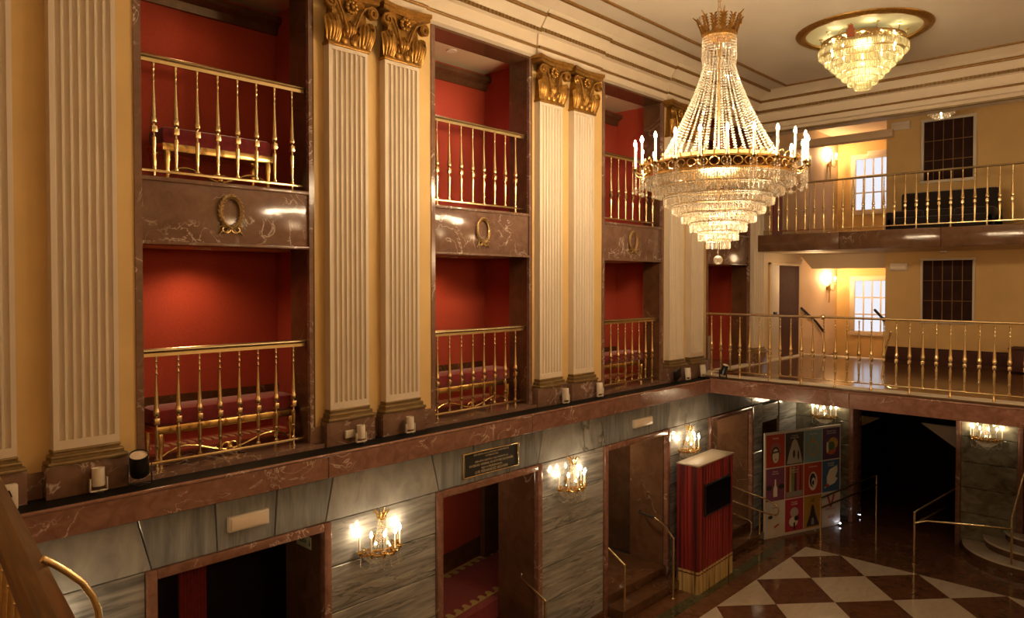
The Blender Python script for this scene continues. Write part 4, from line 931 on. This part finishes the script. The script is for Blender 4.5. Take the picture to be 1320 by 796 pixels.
t = thing('lamp_transformer', 'white box with a black looped cable on the ledge at the left edge', 'junction box', (-.2, 1.36, 3.30))
obj('housing', MB().rbox((0, 0, 0), (.06, .10, .19), .01), 'white', t); obj('cable', MB().tube([(.06, -.02, .10), (.07, .0, .15), (.075, .035, .15), (.075, .05, .11), (.07, .02, .05), (.06, -.03, .02)], .009, 6), 'blackmetal', t)

# ---- red kiosk with screen
t = thing('information_kiosk', 'tall red curtain-patterned kiosk with a black screen and cream top', 'kiosk', (.49, 10.53, 0), radians(2.0))
D, Lk, H = .38, 1.26, 2.06
def pleats(a, b, n, z0, z1, dpt, axis):
    pts = []
    for i in range(n * 6 + 1): u = i / (n * 6); pts.append((a + (b - a) * u, dpt * (abs(sin(pi * n * u)) ** .6)))
    if axis == 'F': poly = [(p[1], p[0], z0) for p in pts] + [(-.02, b, z0), (-.02, a, z0)]
    else: poly = [(p[0], -p[1], z0) for p in pts] + [(b, .02, z0), (a, .02, z0)]
    return MB().poly(poly, (0, 0, z1 - z0))
def curtain_print():
    m, t_, b = nt('red_curtain_print'); b.inputs['Roughness'].default_value = .45
    n = N(t_, 'ShaderNodeTexNoise', Scale=1.0, Detail=3.0); t_.links.new(coords(t_, (17, 17, .25), False), n.inputs['Vector'])
    t_.links.new(ramp(t_, n.outputs[0], [(.38, (.03, .005, .007)), (.47, (.15, .011, .013)), (.64, (.32, .028, .027))]), b.inputs['Base Color']); return m
M['curtain'] = curtain_print()
def fringe_print():
    m, t_, b = nt('gold_fringe_print'); b.inputs['Roughness'].default_value = .5
    n = N(t_, 'ShaderNodeTexNoise', Scale=1.0, Detail=2.0); t_.links.new(coords(t_, (15, 15, .6), False), n.inputs['Vector'])
    t_.links.new(ramp(t_, n.outputs[0], [(.36, (.07, .03, .012)), (.43, (.40, .27, .10)), (.62, (.62, .47, .22))]), b.inputs['Base Color']); return m
M['trimcloth'] = fringe_print()
obj('kiosk_body', MB().box((-D, 0, 0), (-.005, Lk, H - .012)), flat('kiosk_side_red', (.22, .018, .016)), t)
obj('curtain_front', pleats(0, Lk, 14, .36, H - .012, .014, 'F'), 'curtain', t)
obj('curtain_side', pleats(-D, 0, 4, .36, H - .012, .014, 'S'), 'curtain', t)
obj('fringe_band', pleats(0, Lk, 14, .0, .30, .016, 'F'), 'trimcloth', t); obj('fringe_band', pleats(-D, 0, 4, .0, .30, .016, 'S'), 'trimcloth', t)
obj('fringe_edge', pleats(0, Lk, 14, .325, .36, .020, 'F'), 'trimcloth', t); obj('fringe_edge', pleats(-D, 0, 4, .325, .36, .020, 'S'), 'trimcloth', t)
obj('fringe_edge', pleats(0, Lk, 14, .30, .325, .012, 'F'), flat('fringe_dark', (.09, .02, .012)), t); obj('fringe_edge', pleats(-D, 0, 4, .30, .325, .012, 'S'), flat('fringe_dark', (.09, .02, .012)), t)
obj('kiosk_top', MB().rbox((-D - .012, -.018, H - .012), (.02, Lk + .015, H + .012), .006), flat('kiosk_top_cream', (.42, .34, .25)), t)
sc2 = obj('screen', MB().rbox((.01, .17, 1.215), (.035, 1.13, 1.735), .008), 'blackmetal', t); obj('screen_glass', MB().box((.034, .20, 1.245), (.0365, 1.10, 1.705)), 'tv', sc2)

# ---- poster board, twelve printed panels
pb = thing('poster_board', 'large white board of twelve theatre posters in rows, standing on the dark floor', 'poster board', (.165, 13.68, 0), 0)
bx_, by_ = .91 - .165, 15.64 - 13.68; Lp = sqrt(bx_ ** 2 + by_ ** 2); pb.rotation_euler = (0, 0, atan2(by_, bx_)); Hp = 2.07     # local X runs along the board, its face looks to local -Y
obj('board', MB().rbox((0, 0, 0), (Lp, .03, Hp), .004), 'paper', pb)
cw, chh, mg, bot = (Lp - .05) / 4, 0.655, .025, .06
cols = {'r': (.42, .045, .022), 'k': (.035, .028, .020), 'b': (.20, .36, .42), 'p': (.085, .035, .11), 'v': (.20, .055, .12), 'o': (.42, .055, .02), 'u': (.045, .12, .25), 'w': (.62, .55, .47), 'c': (.38, .03, .055), 'y': (.42, .22, .03)}
grid = [[('w', 'Doña\nFrancisquita'), ('c', 'Concierto\nde Navidad'), ('y', 'Cecilia\nValdés'), ('w', '')],
        [('v', '24 horas\nen la Corte'), ('o', 'Tres\nsombreros\nde copa'), ('o', 'El sobre verde'), ('u', 'El barberillo\nde Lavapiés')],
        [('r', 'Katiuska'), ('k', 'La casa de\nBernarda Alba'), ('b', 'María del Pilar'), ('p', 'El sueño de una\nnoche de verano')]]
def blob(parent, pts, m, y=-.004): obj('figure', MB().poly([(p[0], y, p[1]) for p in pts], (0, .003, 0)), m, parent)
def ell(cx, cz, rx, rz, n=20, a0=0, a1=2 * pi): return [(cx + rx * cos(a0 + (a1 - a0) * i / n), cz + rz * sin(a0 + (a1 - a0) * i / n)) for i in range(n)]
lt, dk, gy = flat('print_light', (.68, .62, .52)), flat('print_dark', (.03, .025, .022)), flat('print_grey', (.28, .25, .22))
for r in range(3):
    for c in range(4):
        col, s = grid[r][c]; x0, z0 = mg + c * cw + .012, bot + r * (chh + .008); wd, hg = cw - .024, chh - .016
        p = obj('poster', MB().box((0, -.003, 0), (wd, 0, hg)), flat('poster_' + col, cols[col]), pb, (x0, 0, z0)); cx, cz = wd / 2, hg * .42
        if s: obj('title', text_mesh(s, .052 if len(s) < 14 else .043, squeeze=.9), flat('print_red', (.4, .05, .04)) if col == 'w' and False else (dk if col in 'wy' else lt), p, (cx, -.0045, hg - (.075 if '\n' not in s else .085)), (pi / 2, 0, 0))
        if (r, c) == (2, 0): blob(p, ell(cx, cz + .08, .15, .13), flat('print_rose', (.34, .10, .09))); blob(p, ell(cx, cz - .03, .11, .16), dk, -.006); blob(p, ell(cx, cz - .05, .085, .14), lt, -.008); blob(p, [(cx - .09, cz + .03), (cx + .09, cz + .05), (cx + .1, cz + .02), (cx - .09, cz)], dk, -.010); blob(p, ell(cx, cz - .12, .025, .012, 10), flat('print_red', (.4, .05, .04)), -.010)
        if (r, c) == (2, 1): blob(p, [(.03, .02), (wd - .03, .02), (cx + .15, cz), (cx + .06, cz + .2), (cx, cz + .24), (cx - .06, cz + .2), (cx - .14, cz)], flat('print_veil', (.40, .38, .33))); blob(p, ell(cx - .02, cz - .06, .03, .08), dk, -.006); blob(p, ell(cx + .10, cz - .09, .02, .09), dk, -.006)
        if (r, c) == (2, 2):
            blob(p, ell(cx, cz, .155, .17), flat('print_gold', (.46, .28, .10))); blob(p, ell(cx, cz, .115, .13), flat('poster_b', cols['b']), -.006); blob(p, ell(cx, cz - .01, .022, .07), flat('print_gold', (.46, .28, .10)), -.008); blob(p, [(cx - .03, cz + .17), (cx + .03, cz + .17), (cx + .02, cz + .25), (cx - .02, cz + .25)], flat('print_gold', (.46, .28, .10)))
        if (r, c) == (2, 3): blob(p, ell(cx, cz - .05, .15, .13, 20, pi, 2 * pi), flat('print_orange', (.5, .12, .02))); blob(p, ell(cx + .05, cz + .05, .14, .12), flat('print_yellow', (.5, .3, .04))); blob(p, ell(cx, cz, .10, .09), flat('print_leaf', (.08, .14, .05)), -.006); blob(p, ell(cx - .11, cz - .02, .03, .12), lt, -.006)
        if (r, c) == (1, 0): blob(p, [(cx - .05, .08), (cx + .05, .08), (cx + .05, .25), (cx + .018, .31), (cx + .015, .42), (cx - .015, .42), (cx - .018, .31), (cx - .05, .25)], lt, -.006); blob(p, ell(.08, cz, .08, .05), dk); blob(p, ell(wd - .08, cz, .08, .05), dk)
        if (r, c) == (1, 1):
            for q, cc_ in enumerate(((.12, .03, .02), (.5, .42, .2), (.1, .3, .16), (.03, .03, .03), (.4, .1, .2), (.14, .04, .03))): x = .04 + q * (wd - .08) / 6; blob(p, [(x, .12), (x + .055, .12), (x + .05, hg - .02), (x + .012, hg - .02)], flat('print_stripe_%s' % 'abcdef'[q], cc_))
            blob(p, [(.02, .02), (wd - .02, .02), (wd - .02, .13), (.02, .13)], gy)
        if (r, c) == (1, 2): blob(p, ell(cx, cz, .12, .19), lt); blob(p, ell(cx - .01, cz + .02, .085, .14), dk, -.006); blob(p, ell(cx + .01, cz - .02, .05, .09), lt, -.008); blob(p, ell(cx + .0, cz - .03, .03, .05), dk, -.010)
        if (r, c) == (1, 3): blob(p, [(.05, .08), (.13, .18), (.12, .30), (.2, .45), (wd - .07, .52), (wd - .06, .40), (wd - .12, .28), (wd - .05, .25), (wd - .14, .16), (.2, .12)], lt, -.006); blob(p, ell(.13, .13, .06, .035), flat('print_red', (.4, .05, .04)), -.008)
        if (r, c) == (0, 0): blob(p, ell(.12, hg * .55, .06, .035), dk); blob(p, [(.22, .12), (.35, .18), (.34, .21), (.22, .16)], flat('print_red', (.4, .05, .04)))
        if (r, c) == (0, 1): blob(p, ell(cx, cz + .1, .11, .10), flat('print_mask', (.45, .36, .32)), -.006); blob(p, ell(cx - .02, cz - .08, .12, .10), lt, -.005); blob(p, ell(cx + .06, cz - .02, .06, .05), dk, -.008); blob(p, [(cx - .02, .03), (cx + .03, .03), (cx + .02, cz - .1), (cx - .02, cz - .1)], dk, -.008)
        if (r, c) == (0, 2): blob(p, [(.06, .03), (wd - .06, .03), (cx + .07, cz), (cx + .02, cz + .18), (cx - .03, cz + .18), (cx - .07, cz)], dk, -.006); blob(p, [(cx - .05, .06), (cx + .04, .06), (cx + .02, cz - .08), (cx - .03, cz - .08)], gy, -.008)
        if (r, c) == (0, 3):
            for sg in (-1, 1): blob(p, [(cx - .12 * sg, hg - .05), (cx - .07 * sg, hg - .04), (cx + .03 * sg, hg - .30), (cx - .02 * sg, hg - .30)], flat('print_red', (.4, .05, .04)))
            obj('title', text_mesh('18/19', .09), flat('print_red', (.4, .05, .04)), p, (cx, -.0045, .14), (pi / 2, 0, 0)); obj('title', text_mesh('TEMPORADA', .045), flat('print_red', (.4, .05, .04)), p, (cx, -.0045, .30), (pi / 2, 0, 0))

# ---- brass handrails of the steps
def rail(label, paths, posts, r=.016, m='brass'):
    t = thing('brass_handrail', label, 'handrail', posts[0] if posts else paths[0][0]); o = Vector(t.location)
    for p in paths: obj('rail_bar', MB().tube([tuple(Vector(q) - o) for q in p], r, 8), m, t)
    for (x, y, z) in posts: pass
    return t
def post_rail(label, px, py, h, path, bars2=()):
    t = thing('brass_handrail', label, 'handrail', (px, py, 0))
    obj('post', MB().tube([(0, 0, 0), (0, 0, h)], .018, 8).lathe([(.035, 0), (.035, .012), (.018, .02)], 12).sphere((0, 0, h), .020), 'brass', t)
    for p in [path] + list(bars2): obj('rail_bar', MB().tube([(q[0] - px, q[1] - py, q[2]) for q in p], .017, 8), 'brass', t)
    return t
post_rail('short brass handrail at the far side of the second doorway', .09, 7.25, .83, [(.09, 7.25, .83), (-.34, 7.26, 1.01), (-.40, 7.33, 1.03)])
post_rail('short brass handrail at the near side of the third doorway', .13, 9.0, .82, [(.13, 9.0, .82), (-.18, 9.0, 1.006), (-.26, 8.93, 1.03)])
r_ = post_rail('short brass handrail at the far side of the third doorway, left of the kiosk', .277, 10.13, .956, [(.277, 10.13, .956), (.06, 10.22, 1.10), (-.24, 10.40, 1.11)])
obj('dark_grip', MB().tube([(-.24 - .277, .27, 1.11), (-.55 - .277, .30, 1.13), (-.60 - .277, .38, 1.13)], .020, 8), 'rubber', r_)
t = post_rail('double brass handrail with a looped end between the kiosk and the poster board', .15, 13.508, .60, [(-.42, 13.508, .97), (.206, 13.508, .868), (.466, 13.508, .787), (.515, 13.508, .74), (.527, 13.508, .68), (.51, 13.508, .62), (.46, 13.508, .585), (.392, 13.508, .579), (.146, 13.508, .60), (-.42, 13.508, .69)])
post_rail('low brass hoop rail on the steps just behind the kiosk', -.04, 13.56, .30, [(-.42, 13.56, .42), (-.10, 13.56, .355), (-.05, 13.56, .325), (-.04, 13.56, .27)], [[(-.42, 13.56, .125), (-.15, 13.56, .08), (-.08, 13.56, .09)]])
post_rail('brass handrail running from the poster board into the dark entrance', 1.01, 14.3, .85, [(1.01, 14.3, .85), (1.32, 16.5, .93)], [[(1.01, 14.3, .66), (1.35, 16.5, .735)], [(1.345, 16.5, 0), (1.345, 16.5, .93)]])
post_rail('brass handrail on the far right side of the dark entrance', 2.64, 14.3, .93, [(2.64, 14.3, .93), (2.87, 16.5, .99)], [[(2.64, 14.3, .72), (2.72, 16.5, .60)], [(2.83, 14.3, .817), (3.99, 14.96, .78)], [(2.64, 14.3, .74), (2.83, 14.3, .817)]])
post_rail('upright brass post and sloping rail at the curved marble steps', 3.975, 15.0, .98, [(3.975, 15.0, .98), (4.12, 15.03, 1.68), (4.25, 15.05, 2.2)], [[(4.21, 15.25, .25), (4.21, 15.25, 1.9)]])
# floor lamps, furniture
for (x, y), lb in zip(((.942, 15.55), (1.0, 16.07), (1.05, 16.4)), ('tiny lit floor lamp nearest the poster board', 'tiny lit floor lamp in the middle of the row of three', 'tiny lit floor lamp deepest in the dark entrance')):
    t = thing('floor_light', lb, 'floor light', (x, y, 0), 0, 'floor lights by the entrance'); obj('rim', MB().lathe([(.035, 0), (.035, .035), (.02, .045)], 12), 'blackmetal', t); obj('lens', MB().sphere((0, -.0, .045), .017), 'led', t)
t = thing('sofa', 'dark velvet sofa behind the upper gallery balustrade', 'sofa', (1.80, 15.35, 5.93))
obj('seat_base', MB().rbox((0, 0, .06), (1.80, .75, .30), .03), 'sofa', t); obj('backrest', MB().rbox((.12, .55, .1), (1.78, .78, .82), .06), 'sofa', t)
for k in range(3): obj('seat_cushion', MB().rbox((.14 + .51 * k, .02, .30), (.64 + .51 * k, .56, .43), .04), 'sofa', t)
for x in (0, 1.66): obj('armrest', MB().rbox((x, 0, .06), (x + .14, .75, .42), .04), 'sofa', t)
for x in (.08, 1.72):
    for y in (.08, .68): obj('leg', MB().lathe([(.02, 0), (.028, .07)], 8, (x, y, 0)), 'blackmetal', t)
t = thing('low_cabinet', 'low dark cabinet against the yellow wall at the right edge of the gallery', 'cabinet', (3.74, 16.0, 3.335))
obj('body', MB().rbox((0, 0, .03), (.9, .5, .43), .012), 'darkwood', t); obj('top', MB().rbox((-.02, -.02, .43), (.92, .52, .46), .01), 'darkwood', t)
for x in (.02, .46): obj('door', MB().rbox((x, -.015, .06), (x + .42, .005, .41), .008), 'darkwood', t)
t = thing('stair_handrail', 'dark wall handrail sloping down beside the dark door', 'handrail', (-.4, 16.83, 4.40)); obj('rail_bar', MB().tube([(0, 0, 0), (0, .9, -.35), (0, 1.4, -.62)], .028, 8), 'rubber', t); obj('wall_bracket', MB().tube([(0, .3, -.12), (-.05, .3, -.16)], .01, 6), 'rubber', t)
t = thing('stair_handrail', 'dark handrail end in front of the lower daylit window', 'handrail', (1.2, 16.88, 4.39)); obj('rail_bar', MB().tube([(-.02, -.05, .01), (0, .32, -.15), (0, 1.0, -.5)], .028, 8), 'rubber', t); obj('wall_bracket', MB().tube([(0, .3, -.15), (.25, .3, -.2)], .01, 6), 'rubber', t)
